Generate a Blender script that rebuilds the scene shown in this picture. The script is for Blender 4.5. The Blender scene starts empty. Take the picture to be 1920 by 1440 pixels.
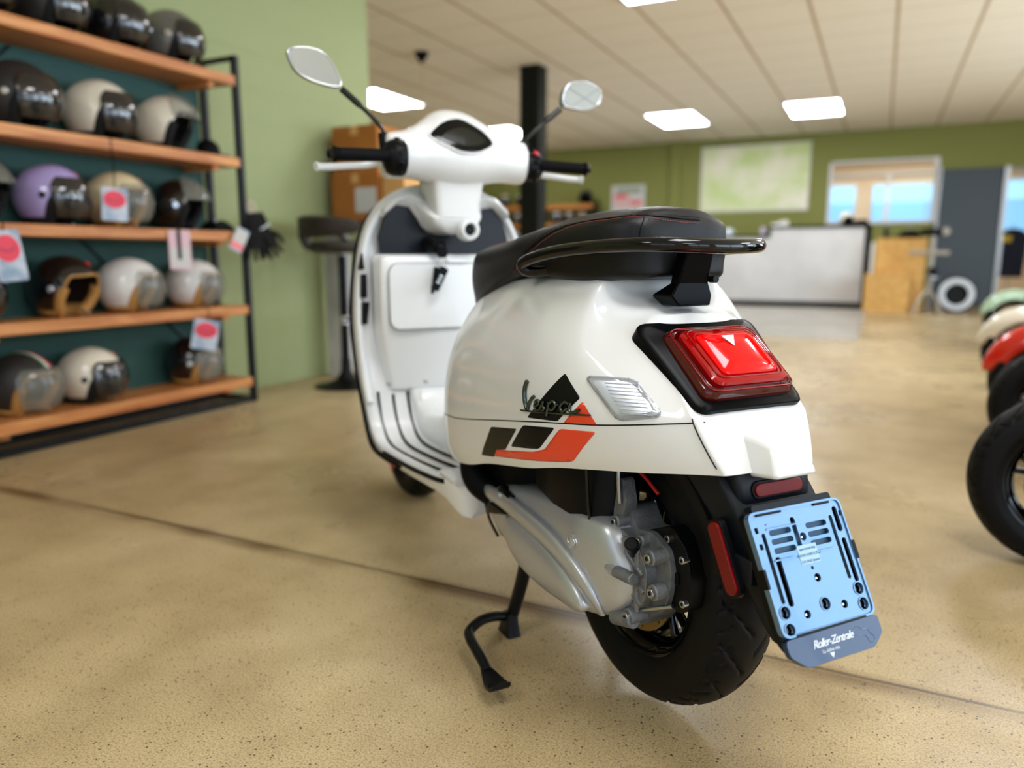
import bpy, bmesh, math, random
from math import sin, cos, pi, radians, sqrt, atan2
from mathutils import Vector, Matrix
from mathutils.bvhtree import BVHTree
from mathutils.geometry import tessellate_polygon

S = bpy.context.scene
COL = S.collection
random.seed(4)

# ------------------------------------------------------------------ camera, world, lights, exposure
PHI = 0.45532                                   # room axes: X right along the far wall, Y into the depth
cam = bpy.data.cameras.new('camera')
cam.sensor_width = 36.0
cam.lens = 1400.0 / 1920.0 * 36.0
cam.clip_start = 0.02
cam.dof.use_dof = True
cam.dof.focus_distance = 1.18
cam.dof.aperture_fstop = 1.8
camo = bpy.data.objects.new('camera', cam)
camo.location = (0, 0, 0.8137)
camo.rotation_euler = (pi / 2 - 0.1695, 0, PHI)
COL.objects.link(camo)
S.camera = camo

w = bpy.data.worlds.new('daylight')
S.world = w
w.use_nodes = True
bg = w.node_tree.nodes['Background']
bg.inputs[0].default_value = (0.62, 0.78, 1.0, 1)
bg.inputs[1].default_value = 1.5

S.view_settings.view_transform = 'Standard'
S.view_settings.look = 'None'
S.view_settings.gamma = 1
S.view_settings.use_curve_mapping = False
S.view_settings.exposure = 0.30
S.cycles.use_denoising = True
S.cycles.max_bounces = 8
S.cycles.diffuse_bounces = 4
S.cycles.glossy_bounces = 4
S.cycles.transmission_bounces = 6
S.cycles.sample_clamp_indirect = 6.0

CEIL = 2.9
WX = 4.6                                        # right wall with the shop windows
WINS = [(-3.6, -0.6), (0.0, 3.0), (3.6, 6.6), (7.2, 10.2)]


def area(name, loc, rot, sx, sy, power, col):
    l = bpy.data.lights.new(name, 'AREA')
    l.shape = 'RECTANGLE'
    l.size, l.size_y, l.energy, l.color = sx, sy, power, col
    o = bpy.data.objects.new(name, l)
    o.location, o.rotation_euler = loc, rot
    COL.objects.link(o)
    return o


for (a, b), pw in zip(WINS, (36, 84, 160, 180)):   # daylight entering through the shop windows of the right wall
    area('window_daylight', (WX + 0.32, (a + b) / 2, 1.42), (0, radians(90), 0), 2.3, b - a, pw, (0.74, 0.87, 1.0))
area('window_daylight', (0.4, -4.32, 1.45), (radians(-90), 0, 0), 4.6, 2.2, 58, (0.90, 0.95, 1.0))


# ------------------------------------------------------------------ materials
def srgb(r, g, b):
    f = lambda c: (c / 255 / 12.92) if c <= 10 else ((c / 255 + 0.055) / 1.055) ** 2.4
    return (f(r), f(g), f(b), 1)


def mat(name, col, rough=0.5, metal=0.0, coat=0.0, trans=0.0, emit=None, es=0.0, spec=0.5, ior=1.45, alpha=1.0):
    m = bpy.data.materials.new(name)
    m.use_nodes = True
    p = m.node_tree.nodes['Principled BSDF']
    c = srgb(*col)
    p.inputs['Base Color'].default_value = c
    p.inputs['Roughness'].default_value = rough
    p.inputs['Metallic'].default_value = metal
    p.inputs['Coat Weight'].default_value = coat
    p.inputs['Coat Roughness'].default_value = 0.03
    p.inputs['Transmission Weight'].default_value = trans
    p.inputs['Specular IOR Level'].default_value = spec
    p.inputs['IOR'].default_value = ior
    p.inputs['Alpha'].default_value = alpha
    if emit:
        p.inputs['Emission Color'].default_value = srgb(*emit)
        p.inputs['Emission Strength'].default_value = es
    return m


def nodes(m):
    nt = m.node_tree
    return nt, nt.nodes['Principled BSDF'], (lambda t: nt.nodes.new(t)), nt.links.new


def noise_mix(m, c1, c2, scale=5.0, detail=4.0, bump=0.0, vscale=(1, 1, 1), lo=0.35, hi=0.65, bscale=None, dist=0.0):
    nt, p, N, L = nodes(m)
    tc = N('ShaderNodeTexCoord')
    mp = N('ShaderNodeMapping')
    mp.inputs['Scale'].default_value = vscale
    L(tc.outputs['Object'], mp.inputs['Vector'])
    n = N('ShaderNodeTexNoise')
    n.inputs['Scale'].default_value = scale
    n.inputs['Detail'].default_value = detail
    n.inputs['Distortion'].default_value = dist
    L(mp.outputs[0], n.inputs['Vector'])
    r = N('ShaderNodeValToRGB')
    r.color_ramp.elements[0].position = lo
    r.color_ramp.elements[1].position = hi
    r.color_ramp.elements[0].color = srgb(*c1)
    r.color_ramp.elements[1].color = srgb(*c2)
    L(n.outputs['Fac'], r.inputs[0])
    L(r.outputs[0], p.inputs['Base Color'])
    if bump:
        n2 = N('ShaderNodeTexNoise')
        n2.inputs['Scale'].default_value = bscale or scale * 4
        L(mp.outputs[0], n2.inputs['Vector'])
        b = N('ShaderNodeBump')
        b.inputs['Strength'].default_value = bump
        b.inputs['Distance'].default_value = 0.01
        L(n2.outputs['Fac'], b.inputs['Height'])
        L(b.outputs[0], p.inputs['Normal'])
    return m


M = {}
M['paint'] = mat('white_lacquer', (226, 226, 223), 0.42, coat=1.0)
M['paint_in'] = mat('white_satin', (222, 223, 222), 0.3, coat=0.4)
M['black_gloss'] = mat('gloss_black', (3, 3, 4), 0.08, coat=0.3, spec=0.3)
M['black'] = mat('satin_black_plastic', (6, 7, 9), 0.42, spec=0.18)
M['black_matte'] = mat('matte_black', (7, 8, 9), 0.6, spec=0.12)
M['fender'] = mat('grained_black_plastic', (12, 17, 23), 0.45, spec=0.25)
M['rubber'] = mat('rubber', (6, 6, 7), 0.65, spec=0.12)
M['seat'] = noise_mix(mat('seat_vinyl', (12, 12, 13), 0.42, spec=0.32), (9, 10, 11), (13, 14, 15), 300, 2, 0.12)
M['stitch'] = mat('red_thread', (150, 72, 60), 0.7)
M['thread_dark'] = mat('dark_thread', (48, 40, 38), 0.7)
M['chrome'] = mat('chrome', (225, 225, 228), 0.08, metal=1.0)
M['steel'] = mat('steel', (170, 172, 175), 0.3, metal=1.0)
M['silver'] = noise_mix(mat('silver_engine_paint', (186, 190, 194), 0.36, metal=0.65, coat=0.3), (180, 184, 188), (192, 195, 199), 900, 2)
M['cast'] = noise_mix(mat('cast_aluminium', (128, 131, 134), 0.5, metal=0.55), (112, 115, 118), (130, 132, 134), 60, 3, 0.15)
M['bronze'] = mat('zinc_plated_disc', (150, 125, 70), 0.35, metal=0.8)
M['red'] = mat('orange_red_sticker', (232, 62, 30), 0.3, coat=0.6)
M['stk_black'] = mat('black_sticker', (12, 12, 13), 0.35, coat=0.0, spec=0.2)
M['stk_grey'] = mat('dark_olive_grey_sticker', (36, 36, 30), 0.35, spec=0.2)
M['badge'] = mat('dark_chrome_badge', (84, 94, 90), 0.2, metal=1.0)
M['bezel'] = mat('bezel_black', (3, 3, 4), 0.3, spec=0.08)
M['navy_panel'] = mat('navy_black_panel', (8, 12, 18), 0.35, spec=0.3)
M['lens_red'] = mat('red_lens', (150, 1, 4), 0.08, coat=0.5, spec=0.3)
M['lens_red_in'] = mat('bright_red_lens', (226, 4, 6), 0.14, coat=0.25, spec=0.3)
M['lens_dark'] = mat('dark_red_lens', (70, 0, 3), 0.08, coat=0.6, spec=0.3)
M['reflex'] = mat('red_reflector', (112, 5, 8), 0.3, coat=0.15, spec=0.25)
M['lens_clear'] = mat('clear_lens', (236, 240, 246), 0.06, trans=0.75, coat=1.0)
M['lamp_in'] = mat('lamp_reflector', (206, 210, 222), 0.3, metal=0.7)
M['mirror'] = mat('filmed_mirror_glass', (150, 148, 138), 0.3, metal=0.55)
M['glass_dark'] = mat('dark_display_glass', (4, 5, 5), 0.1, coat=0.1, spec=0.25)
M['display'] = mat('lcd_display', (34, 34, 26), 0.3, spec=0.2)
M['switch_red'] = mat('red_switch', (214, 40, 60), 0.3)
M['white_plastic'] = mat('silver_white_lever', (216, 218, 216), 0.3, metal=0.2)
M['plate'] = mat('plate_plastic_blue_reflection', (104, 136, 166), 0.3, metal=0.7, coat=0.2)  # dark glossy plastic; bluish metallic base paints in the reflected window light
M['plate_band'] = mat('plate_band_dark', (24, 50, 80), 0.25, metal=0.1, coat=0.1)
M['print_white'] = mat('white_print', (226, 234, 240), 0.4)
M['print_blue'] = mat('blue_grey_print', (44, 82, 112), 0.5)
M['label'] = mat('pale_label', (152, 186, 208), 0.35)
M['metal_black'] = mat('black_powder_coat', (9, 11, 13), 0.35, spec=0.3)
M['red_wire'] = mat('red_rubber', (190, 30, 26), 0.5)

# grained plate surface: fine horizontal ribs
nt, p, N, L = nodes(M['plate'])
tc = N('ShaderNodeTexCoord'); wv = N('ShaderNodeTexWave')
wv.bands_direction = 'X'; wv.inputs['Scale'].default_value = 170.0
mp = N('ShaderNodeMapping'); mp.inputs['Rotation'].default_value = (0, radians(64), 0)
L(tc.outputs['Object'], mp.inputs[0]); L(mp.outputs[0], wv.inputs['Vector'])
b = N('ShaderNodeBump'); b.inputs['Strength'].default_value = 0.25; b.inputs['Distance'].default_value = 0.0006
L(wv.outputs['Fac'], b.inputs['Height']); L(b.outputs[0], p.inputs['Normal'])


def wood(name, c1, c2, rough=0.45, axis=1):
    sc = [14, 14, 14]; sc[axis] = 1.2
    return noise_mix(mat(name, c1, rough), c1, c2, 1.6, 6, 0.15, vscale=tuple(sc), lo=0.3, hi=0.7, dist=1.2)


M['wood_shelf'] = wood('oiled_pine', (164, 90, 40), (216, 152, 90))
M['wood_far'] = wood('oiled_pine_far', (176, 104, 40), (206, 138, 66), axis=0)
M['osb'] = noise_mix(mat('osb_board', (200, 150, 70), 0.6), (196, 146, 74), (218, 174, 102), 14, 5, 0.2, lo=0.3, hi=0.7)
M['card'] = noise_mix(mat('cardboard', (170, 112, 48), 0.8), (160, 98, 36), (176, 112, 48), 3, 3)
M['card_light'] = mat('light_cardboard', (214, 164, 100), 0.8)
M['paper'] = mat('white_paper', (206, 204, 200), 0.7)

# floor: ground beige screed with aggregate specks, clouding and one sawn joint
m = M['floor'] = mat('ground_screed', (200, 176, 130), 0.42, coat=0.0, spec=0.45)
nt, p, N, L = nodes(m)
tc = N('ShaderNodeTexCoord')


def noise(sc, det, vec=None, rough=0.5):
    n = N('ShaderNodeTexNoise'); n.inputs['Scale'].default_value = sc; n.inputs['Detail'].default_value = det
    n.inputs['Roughness'].default_value = rough
    L(vec or tc.outputs['Object'], n.inputs['Vector']); return n


def ramp(src, stops):
    r = N('ShaderNodeValToRGB'); e = r.color_ramp.elements
    while len(e) < len(stops): e.new(0.5)
    for i, (ps, c) in enumerate(stops): e[i].position = ps; e[i].color = srgb(*c)
    L(src, r.inputs[0]); return r


def mix(a, bb, fac, mode='MIX'):
    x = N('ShaderNodeMix'); x.data_type = 'RGBA'; x.blend_type = mode
    if isinstance(fac, float): x.inputs[0].default_value = fac
    else: L(fac, x.inputs[0])
    L(a, x.inputs[6]); L(bb, x.inputs[7]); return x.outputs[2]


def math1(op, a, bv=None, cv=None):
    x = N('ShaderNodeMath'); x.operation = op
    for i, v in enumerate((a, bv, cv)):
        if v is None: continue
        if isinstance(v, (int, float)): x.inputs[i].default_value = v
        else: L(v, x.inputs[i])
    return x.outputs[0]


mpf = N('ShaderNodeMapping'); mpf.inputs['Scale'].default_value = (1, 0.55, 1); L(tc.outputs['Object'], mpf.inputs[0])
cl = ramp(noise(0.9, 5, mpf.outputs[0], 0.6).outputs['Fac'], [(0.32, (172, 150, 110)), (0.5, (200, 178, 134)), (0.68, (222, 202, 160))])
cl2 = ramp(noise(6, 4).outputs['Fac'], [(0.3, (205, 200, 190)), (0.7, (255, 255, 255))])
col = mix(cl.outputs[0], cl2.outputs[0], 0.55, 'MULTIPLY')
gr = ramp(noise(260, 2, None, 0.8).outputs['Fac'], [(0.34, (150, 136, 112)), (0.5, (232, 228, 222)), (0.66, (255, 255, 255))])
col = mix(col, gr.outputs[0], 0.75, 'MULTIPLY')
vo = N('ShaderNodeTexVoronoi'); vo.inputs['Scale'].default_value = 95; L(tc.outputs['Object'], vo.inputs['Vector'])
sp = ramp(vo.outputs['Distance'], [(0.14, (50, 38, 26)), (0.23, (255, 255, 255))])
spm = ramp(noise(38, 2).outputs['Fac'], [(0.46, (0, 0, 0)), (0.54, (255, 255, 255))])
spx = mix(col, sp.outputs[0], 0.9, 'MULTIPLY')
col = mix(col, spx, spm.outputs[0])
sx = N('ShaderNodeSeparateXYZ'); L(tc.outputs['Object'], sx.inputs[0])
wob = math1('MULTIPLY', noise(3, 4).outputs['Fac'], 0.012)
yy = math1('ADD', sx.outputs['Y'], wob)
dj = math1('ABSOLUTE', math1('SUBTRACT', yy, 1.516))
jl = ramp(math1('MULTIPLY', dj, 40.0), [(0.0, (70, 54, 36)), (0.14, (110, 90, 62)), (0.28, (255, 255, 255))])
jf = ramp(noise(2.2, 3).outputs['Fac'], [(0.3, (90, 90, 90)), (0.6, (255, 255, 255))])
jmix = mix(col, jl.outputs[0], jf.outputs[0], 'MULTIPLY')
dark = math1('ABSOLUTE', math1('SUBTRACT', yy, 1.50))
jd = ramp(math1('MULTIPLY', dark, 11.0), [(0.0, (146, 122, 88)), (0.5, (255, 255, 255))])
jf2 = ramp(noise(1.6, 3).outputs['Fac'], [(0.38, (0, 0, 0)), (0.56, (255, 255, 255))])
col = mix(jmix, jd.outputs[0], jf2.outputs[0], 'MULTIPLY')
L(col, p.inputs['Base Color'])
bb = N('ShaderNodeBump'); bb.inputs['Strength'].default_value = 0.07; bb.inputs['Distance'].default_value = 0.001
L(noise(220, 3).outputs['Fac'], bb.inputs['Height']); L(bb.outputs[0], p.inputs['Normal'])
rr = ramp(noise(2.0, 4).outputs['Fac'], [(0.3, (128, 128, 128)), (0.7, (176, 176, 176))])
L(rr.outputs[0], p.inputs['Roughness'])


def wall_mat(name, c, bw=0.4, bh=0.2, swap=False):
    m = mat(name, c, 0.6, spec=0.3)
    global nt, p, N, L
    nt, p, N, L = nodes(m)
    tc = N('ShaderNodeTexCoord')
    mp = N('ShaderNodeMapping')
    mp.inputs['Rotation'].default_value = (radians(90), 0, radians(90) if swap else 0)
    sxyz = N('ShaderNodeSeparateXYZ'); cxyz = N('ShaderNodeCombineXYZ')
    L(tc.outputs['Object'], sxyz.inputs[0])
    L(sxyz.outputs['Y' if swap else 'X'], cxyz.inputs['X']); L(sxyz.outputs['Z'], cxyz.inputs['Y'])
    bk = N('ShaderNodeTexBrick'); bk.inputs['Scale'].default_value = 1.0
    bk.inputs['Brick Width'].default_value = bw; bk.inputs['Row Height'].default_value = bh
    bk.inputs['Mortar Size'].default_value = 0.006; bk.inputs['Mortar Smooth'].default_value = 0.5
    L(cxyz.outputs[0], bk.inputs['Vector'])
    b = N('ShaderNodeBump'); b.inputs['Strength'].default_value = 0.5; b.inputs['Distance'].default_value = 0.005; b.invert = True
    L(bk.outputs['Fac'], b.inputs['Height'])
    b2 = N('ShaderNodeBump'); b2.inputs['Strength'].default_value = 0.15; b2.inputs['Distance'].default_value = 0.003
    n = N('ShaderNodeTexNoise'); n.inputs['Scale'].default_value = 60; L(tc.outputs['Object'], n.inputs['Vector'])
    L(n.outputs['Fac'], b2.inputs['Height']); L(b.outputs[0], b2.inputs['Normal']); L(b2.outputs[0], p.inputs['Normal'])
    return m


M['wall_l'] = wall_mat('sage_painted_blockwork', (150, 158, 112), swap=True)
M['wall_b'] = mat('olive_wall_paint', (128, 130, 66), 0.7)
M['wall_w'] = mat('off_white_wall', (205, 198, 184), 0.8)
M['dark_panel'] = mat('slate_panel', (66, 76, 84), 0.5)
M['column'] = mat('dark_olive_column_paint', (20, 22, 18), 0.6, spec=0.2)
m = M['ceiling'] = mat('ceiling_tiles', (240, 230, 212), 0.85)
nt, p, N, L = nodes(m)
tc = N('ShaderNodeTexCoord')
sx = N('ShaderNodeSeparateXYZ'); L(tc.outputs['Object'], sx.inputs[0])


def grid(v, off, step):
    t = math1('MULTIPLY', math1('ADD', v, off), 1 / step)
    fr = math1('FRACT', t)
    return math1('MULTIPLY', math1('SUBTRACT', 0.5, math1('ABSOLUTE', math1('SUBTRACT', fr, 0.5))), step)   # distance to nearest line


gx = ramp(math1('MULTIPLY', grid(sx.outputs['X'], 0.04, 0.668), 10.0), [(0.10, (196, 178, 150)), (0.2, (255, 255, 255))])
gy = ramp(math1('MULTIPLY', grid(sx.outputs['Y'], -7.0 + 62, 0.62), 10.0), [(0.03, (228, 216, 196)), (0.14, (255, 255, 255))])
gg = mix(gx.outputs[0], gy.outputs[0], 1.0, 'MULTIPLY')
base = N('ShaderNodeRGB'); base.outputs[0].default_value = srgb(240, 230, 212)
L(mix(base.outputs[0], gg, 1.0, 'MULTIPLY'), p.inputs['Base Color'])

M['light_panel'] = mat('led_diffuser', (255, 252, 244), 0.5, emit=(248, 250, 255), es=15.5)
M['white_trim'] = mat('white_lamp_frame', (225, 225, 225), 0.5)


# ------------------------------------------------------------------ mesh helpers
def mk(name, verts, faces, m, parent=None, smooth=True, bevel=0.0, sub=0, solid=0.0, angle=40, bseg=2, off=-1):
    me = bpy.data.meshes.new(name)
    me.from_pydata([tuple(v) for v in verts], [], faces)
    me.materials.append(M[m] if isinstance(m, str) else m)
    bm = bmesh.new(); bm.from_mesh(me)
    bmesh.ops.remove_doubles(bm, verts=bm.verts, dist=1e-6)
    if not solid: bmesh.ops.recalc_face_normals(bm, faces=bm.faces)
    bm.to_mesh(me); bm.free()
    if smooth:
        me.shade_smooth()
        me.set_sharp_from_angle(angle=radians(angle))
    o = bpy.data.objects.new(name, me)
    COL.objects.link(o)
    if parent: o.parent = parent
    if solid:
        md = o.modifiers.new('solid', 'SOLIDIFY'); md.thickness = solid; md.offset = off
    if bevel:
        md = o.modifiers.new('bevel', 'BEVEL'); md.width = bevel; md.segments = bseg; md.limit_method = 'ANGLE'; md.angle_limit = radians(35)
        me.shade_smooth()
    if sub:
        md = o.modifiers.new('sub', 'SUBSURF'); md.levels = md.render_levels = sub
    return o


def thing(name, label, cat, loc=(0, 0, 0), rz=0.0, group=None):
    o = bpy.data.objects.new(name, None)
    o.empty_display_size = 0.1
    o.location = loc; o.rotation_euler = (0, 0, rz)
    o['label'] = label; o['category'] = cat
    if group: o['group'] = group
    COL.objects.link(o)
    return o


def tag(o, label, cat, group=None):
    o['label'] = label; o['category'] = cat
    if group: o['group'] = group
    return o


def struct(o):
    o['kind'] = 'structure'
    return o


def boxvf(x, y, z, n=0):
    v = [(a, b, c) for a in x for b in y for c in z]
    f = [(0, 1, 3, 2), (4, 6, 7, 5), (0, 4, 5, 1), (2, 3, 7, 6), (0, 2, 6, 4), (1, 5, 7, 3)]
    return v, [tuple(i + n for i in q) for q in f]


def bx(name, x, y, z, m, parent=None, bevel=0.0, bseg=2):
    v, f = boxvf(x, y, z)
    return mk(name, v, f, m, parent, smooth=bevel > 0, bevel=bevel, bseg=bseg)


def boxes(name, lst, m, parent=None, bevel=0.0):
    V, F = [], []
    for x, y, z in lst:
        v, f = boxvf(x, y, z, len(V)); V += v; F += f
    return mk(name, V, F, m, parent, smooth=bevel > 0, bevel=bevel)


def grid_faces(nr, nc, closed_c=True, closed_r=False):
    f = []
    for i in range(nr if closed_r else nr - 1):
        for j in range(nc if closed_c else nc - 1):
            a, b2 = i * nc + j, i * nc + (j + 1) % nc
            i2 = (i + 1) % nr
            c, d = i2 * nc + (j + 1) % nc, i2 * nc + j
            f.append((a, b2, c, d))
    return f


def loft(name, rings, m, parent=None, closed=True, caps=True, **k):
    n = len(rings[0])
    V = [p for r in rings for p in r]
    F = grid_faces(len(rings), n, closed)
    if closed and caps:
        F.append(tuple(range(n))[::-1]); F.append(tuple(range((len(rings) - 1) * n, len(rings) * n)))
    return mk(name, V, F, m, parent, **k)


def crv(pts, n=8, closed=False):
    P = [Vector(p) for p in pts]
    out, N_ = [], len(P)
    rng = N_ if closed else N_ - 1
    for i in range(rng):
        p1, p2 = P[i], P[(i + 1) % N_]
        p0 = P[(i - 1) % N_] if closed or i > 0 else p1 * 2 - p2
        p3 = P[(i + 2) % N_] if closed or i < N_ - 2 else p2 * 2 - p1
        for j in range(n):
            t = j / n
            out.append(0.5 * ((2 * p1) + (p2 - p0) * t + (2 * p0 - 5 * p1 + 4 * p2 - p3) * t * t + (3 * p1 - p0 - 3 * p2 + p3) * t ** 3))
    if not closed: out.append(P[-1].copy())
    return out


def pchip(xs, ys):
    n = len(xs)
    h = [xs[i + 1] - xs[i] for i in range(n - 1)]
    d = [(ys[i + 1] - ys[i]) / h[i] for i in range(n - 1)]
    mm = [d[0]] + [0 if d[i - 1] * d[i] <= 0 else 2 * d[i - 1] * d[i] / (d[i - 1] + d[i]) for i in range(1, n - 1)] + [d[-1]]

    def f(x):
        x = max(xs[0], min(xs[-1], x)); i = 0
        while i < n - 2 and x > xs[i + 1]: i += 1
        t = (x - xs[i]) / h[i]
        return ((1 + 2 * t) * (1 - t) ** 2 * ys[i] + t * (1 - t) ** 2 * h[i] * mm[i] + t * t * (3 - 2 * t) * ys[i + 1] + t * t * (t - 1) * h[i] * mm[i + 1])
    return f


def table(rows):
    rows = sorted(rows)
    xs = [r[0] for r in rows]
    return [pchip(xs, [r[k] for r in rows]) for k in range(1, len(rows[0]))]


def tube(name, pts, r, m, parent=None, seg=10, n=6, closed=False, smooth_path=True, flat=1.0, up=None):
    P = crv(pts, n, closed) if smooth_path and len(pts) > 2 else [Vector(p) for p in pts]
    N_ = len(P)
    rings, prev = [], None
    for i, q in enumerate(P):
        if closed: t = (P[(i + 1) % N_] - P[i - 1]).normalized()
        else: t = (P[min(i + 1, N_ - 1)] - P[max(i - 1, 0)]).normalized()
        if up: a = Vector(up)
        elif prev is None: a = Vector((0, 0, 1)) if abs(t.z) < 0.9 else Vector((1, 0, 0))
        else: a = prev
        a = (a - t * a.dot(t)).normalized(); prev = a
        b2 = t.cross(a)
        u = i / max(1, N_ - 1)
        rad = r(u) if callable(r) else r
        rings.append([q + a * cos(2 * pi * j / seg) * rad * flat + b2 * sin(2 * pi * j / seg) * rad for j in range(seg)])
    V = [p for rg in rings for p in rg]
    F = grid_faces(N_, seg, True, closed)
    if not closed:
        F.append(tuple(range(seg))[::-1]); F.append(tuple(range((N_ - 1) * seg, N_ * seg)))
    return mk(name, V, F, m, parent, angle=60)


def lathe(name, prof, m, parent=None, c=(0, 0, 0), axis='Y', seg=48, closed=False, **k):
    rings = []
    for i in range(seg):
        a = 2 * pi * i / seg
        rg = []
        for r, h in prof:
            if axis == 'Y': q = (c[0] + r * cos(a), c[1] + h, c[2] + r * sin(a))
            elif axis == 'X': q = (c[0] + h, c[1] + r * cos(a), c[2] + r * sin(a))
            else: q = (c[0] + r * cos(a), c[1] + r * sin(a), c[2] + h)
            rg.append(q)
        rings.append(rg)
    V = [p for rg in rings for p in rg]
    F = grid_faces(seg, len(prof), closed, True)
    return mk(name, V, F, m, parent, **k)


def cyl(name, a, b2, r, m, parent=None, seg=24, r2=None, bevel=0.0):
    a, b2 = Vector(a), Vector(b2)
    t = (b2 - a).normalized()
    u = (Vector((0, 0, 1)) if abs(t.z) < 0.9 else Vector((1, 0, 0)))
    u = (u - t * u.dot(t)).normalized(); v = t.cross(u)
    r2 = r if r2 is None else r2
    R = lambda c, q: [c + u * cos(2 * pi * j / seg) * q + v * sin(2 * pi * j / seg) * q for j in range(seg)]
    return loft(name, [R(a, r), R(b2, r2)], m, parent, bevel=bevel)


def extr(name, poly, a, b2, m, parent=None, plane='XZ', bevel=0.0, holes=(), **k):
    """extrude a 2-D outline (with holes) between two offsets along the remaining axis"""
    mp3 = {'XZ': lambda p, d: (p[0], d, p[1]), 'XY': lambda p, d: (p[0], p[1], d), 'YZ': lambda p, d: (d, p[0], p[1])}[plane]
    loops = [list(poly)] + [list(h) for h in holes]
    flat = [p for l in loops for p in l]
    n = len(flat)
    tri = tessellate_polygon([[Vector((p[0], p[1], 0)) for p in l] for l in loops])
    V = [mp3(p, a) for p in flat] + [mp3(p, b2) for p in flat]
    F = [tuple(t) for t in tri] + [tuple(i + n for i in t)[::-1] for t in tri]
    s = 0
    for l in loops:
        for i in range(len(l)):
            i0, i1 = s + i, s + (i + 1) % len(l)
            F.append((i0, i1, i1 + n, i0 + n))
        s += len(l)
    o = mk(name, V, F, m, parent, smooth=bevel > 0, **k)
    if bevel:
        md = o.modifiers.new('bevel', 'BEVEL'); md.width = bevel; md.segments = 2; md.limit_method = 'ANGLE'; md.angle_limit = radians(50)
        o.data.shade_smooth(); o.data.set_sharp_from_angle(angle=radians(50))
    return o


def rrect(cx, cy, w_, h_, r, n=4, rot=0.0):
    out = []
    for sx_, sy_, a0 in ((1, 1, 0), (-1, 1, 90), (-1, -1, 180), (1, -1, 270)):
        for i in range(n + 1):
            a = radians(a0 + 90 * i / n)
            x, y = sx_ * (w_ / 2 - r) + r * cos(a), sy_ * (h_ / 2 - r) + r * sin(a)
            out.append((cx + x * cos(rot) - y * sin(rot), cy + x * sin(rot) + y * cos(rot)))
    return out


def rounded(poly, r, n=4):
    """round the corners of a 2-D polygon"""
    out = []
    P = [Vector(p) for p in poly]
    for i, q in enumerate(P):
        a, c = P[i - 1] - q, P[(i + 1) % len(P)] - q
        rr_ = min(r, a.length * 0.45, c.length * 0.45)
        s, e = q + a.normalized() * rr_, q + c.normalized() * rr_
        for j in range(n + 1):
            t = j / n
            out.append(tuple(s * (1 - t) ** 2 + q * 2 * t * (1 - t) + e * t * t))
    return out


def dense(poly, m3, step=0.006):
    """triangulated, refined patch for a 2-D polygon; m3 maps to 3-D"""
    bm = bmesh.new()
    vs = [bm.verts.new((p[0], p[1], 0)) for p in poly]
    bm.faces.new(vs)
    bmesh.ops.triangulate(bm, faces=bm.faces[:])
    xs, ys = [p[0] for p in poly], [p[1] for p in poly]
    for lo, hi, ax in ((min(xs), max(xs), 0), (min(ys), max(ys), 1)):
        c = lo + step
        while c < hi:
            co = [0, 0, 0]; co[ax] = c; no = [0, 0, 0]; no[ax] = 1
            bmesh.ops.bisect_plane(bm, geom=bm.verts[:] + bm.edges[:] + bm.faces[:], plane_co=co, plane_no=no)
            c += step
    bm.verts.index_update()
    V = [m3(v.co.x, v.co.y) for v in bm.verts]
    F = [tuple(v.index for v in f.verts) for f in bm.faces]
    bm.free()
    return V, F


BV = {}


def bvh(o):
    if o.name not in BV:
        dg = bpy.context.evaluated_depsgraph_get()
        dg.update()
        BV[o.name] = BVHTree.FromObject(o, dg)
    return BV[o.name]


def decal(name, poly, surf, m, parent, org, u, v, d, off=0.0008, thick=0.0, step=0.008):
    """patch lying on a surface: outline in the plane (org,u,v), carried onto surf along d"""
    org, u, v, d = Vector(org), Vector(u), Vector(v), Vector(d).normalized()
    T = bvh(surf)

    def m3(x, y):
        q = org + u * x + v * y
        hit = T.ray_cast(q - d * 0.6, d)
        if hit[0] is None: hit = T.find_nearest(q)
        nn = hit[1]
        if nn.dot(d) > 0: nn = -nn
        return hit[0] + nn * off
    V, F = dense(poly, m3, step)
    o = mk(name, V, F, m, parent, angle=60)
    if thick:
        md = o.modifiers.new('solid', 'SOLIDIFY'); md.thickness = thick; md.offset = -1
        bm = bmesh.new(); bm.from_mesh(o.data)      # make the normals look away from the surface
        if sum((f.normal.dot(d) * f.calc_area()) for f in bm.faces) > 0: bmesh.ops.reverse_faces(bm, faces=bm.faces[:])
        bm.to_mesh(o.data); bm.free()
        md.offset = 1 if thick < 0 else -1
        md.thickness = abs(thick)
    return o


def flank(name, poly, m, parent, **k):
    return decal(name, poly, body, m, parent, (0, 0.25, 0), (1, 0, 0), (0, 0, 1), (0, -1, 0), **k)


def text(name, s, m, parent, org, u, v, size, extrude=0.0004, shear=0.0, space=1.0, align='CENTER'):
    c = bpy.data.curves.new(name, 'FONT')
    c.body, c.size, c.extrude, c.shear, c.space_character = s, size, extrude, shear, space
    c.align_x = align
    tmp = bpy.data.objects.new(name, c)
    me = bpy.data.meshes.new_from_object(tmp)
    bpy.data.objects.remove(tmp); bpy.data.curves.remove(c)
    me.materials.clear(); me.materials.append(M[m])
    o = bpy.data.objects.new(name, me)
    u, v = Vector(u).normalized(), Vector(v).normalized()
    nrm = u.cross(v)
    o.matrix_local = Matrix(((u.x, v.x, nrm.x, org[0]), (u.y, v.y, nrm.y, org[1]), (u.z, v.z, nrm.z, org[2]), (0, 0, 0, 1)))
    COL.objects.link(o)
    o.parent = parent
    return o


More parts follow.
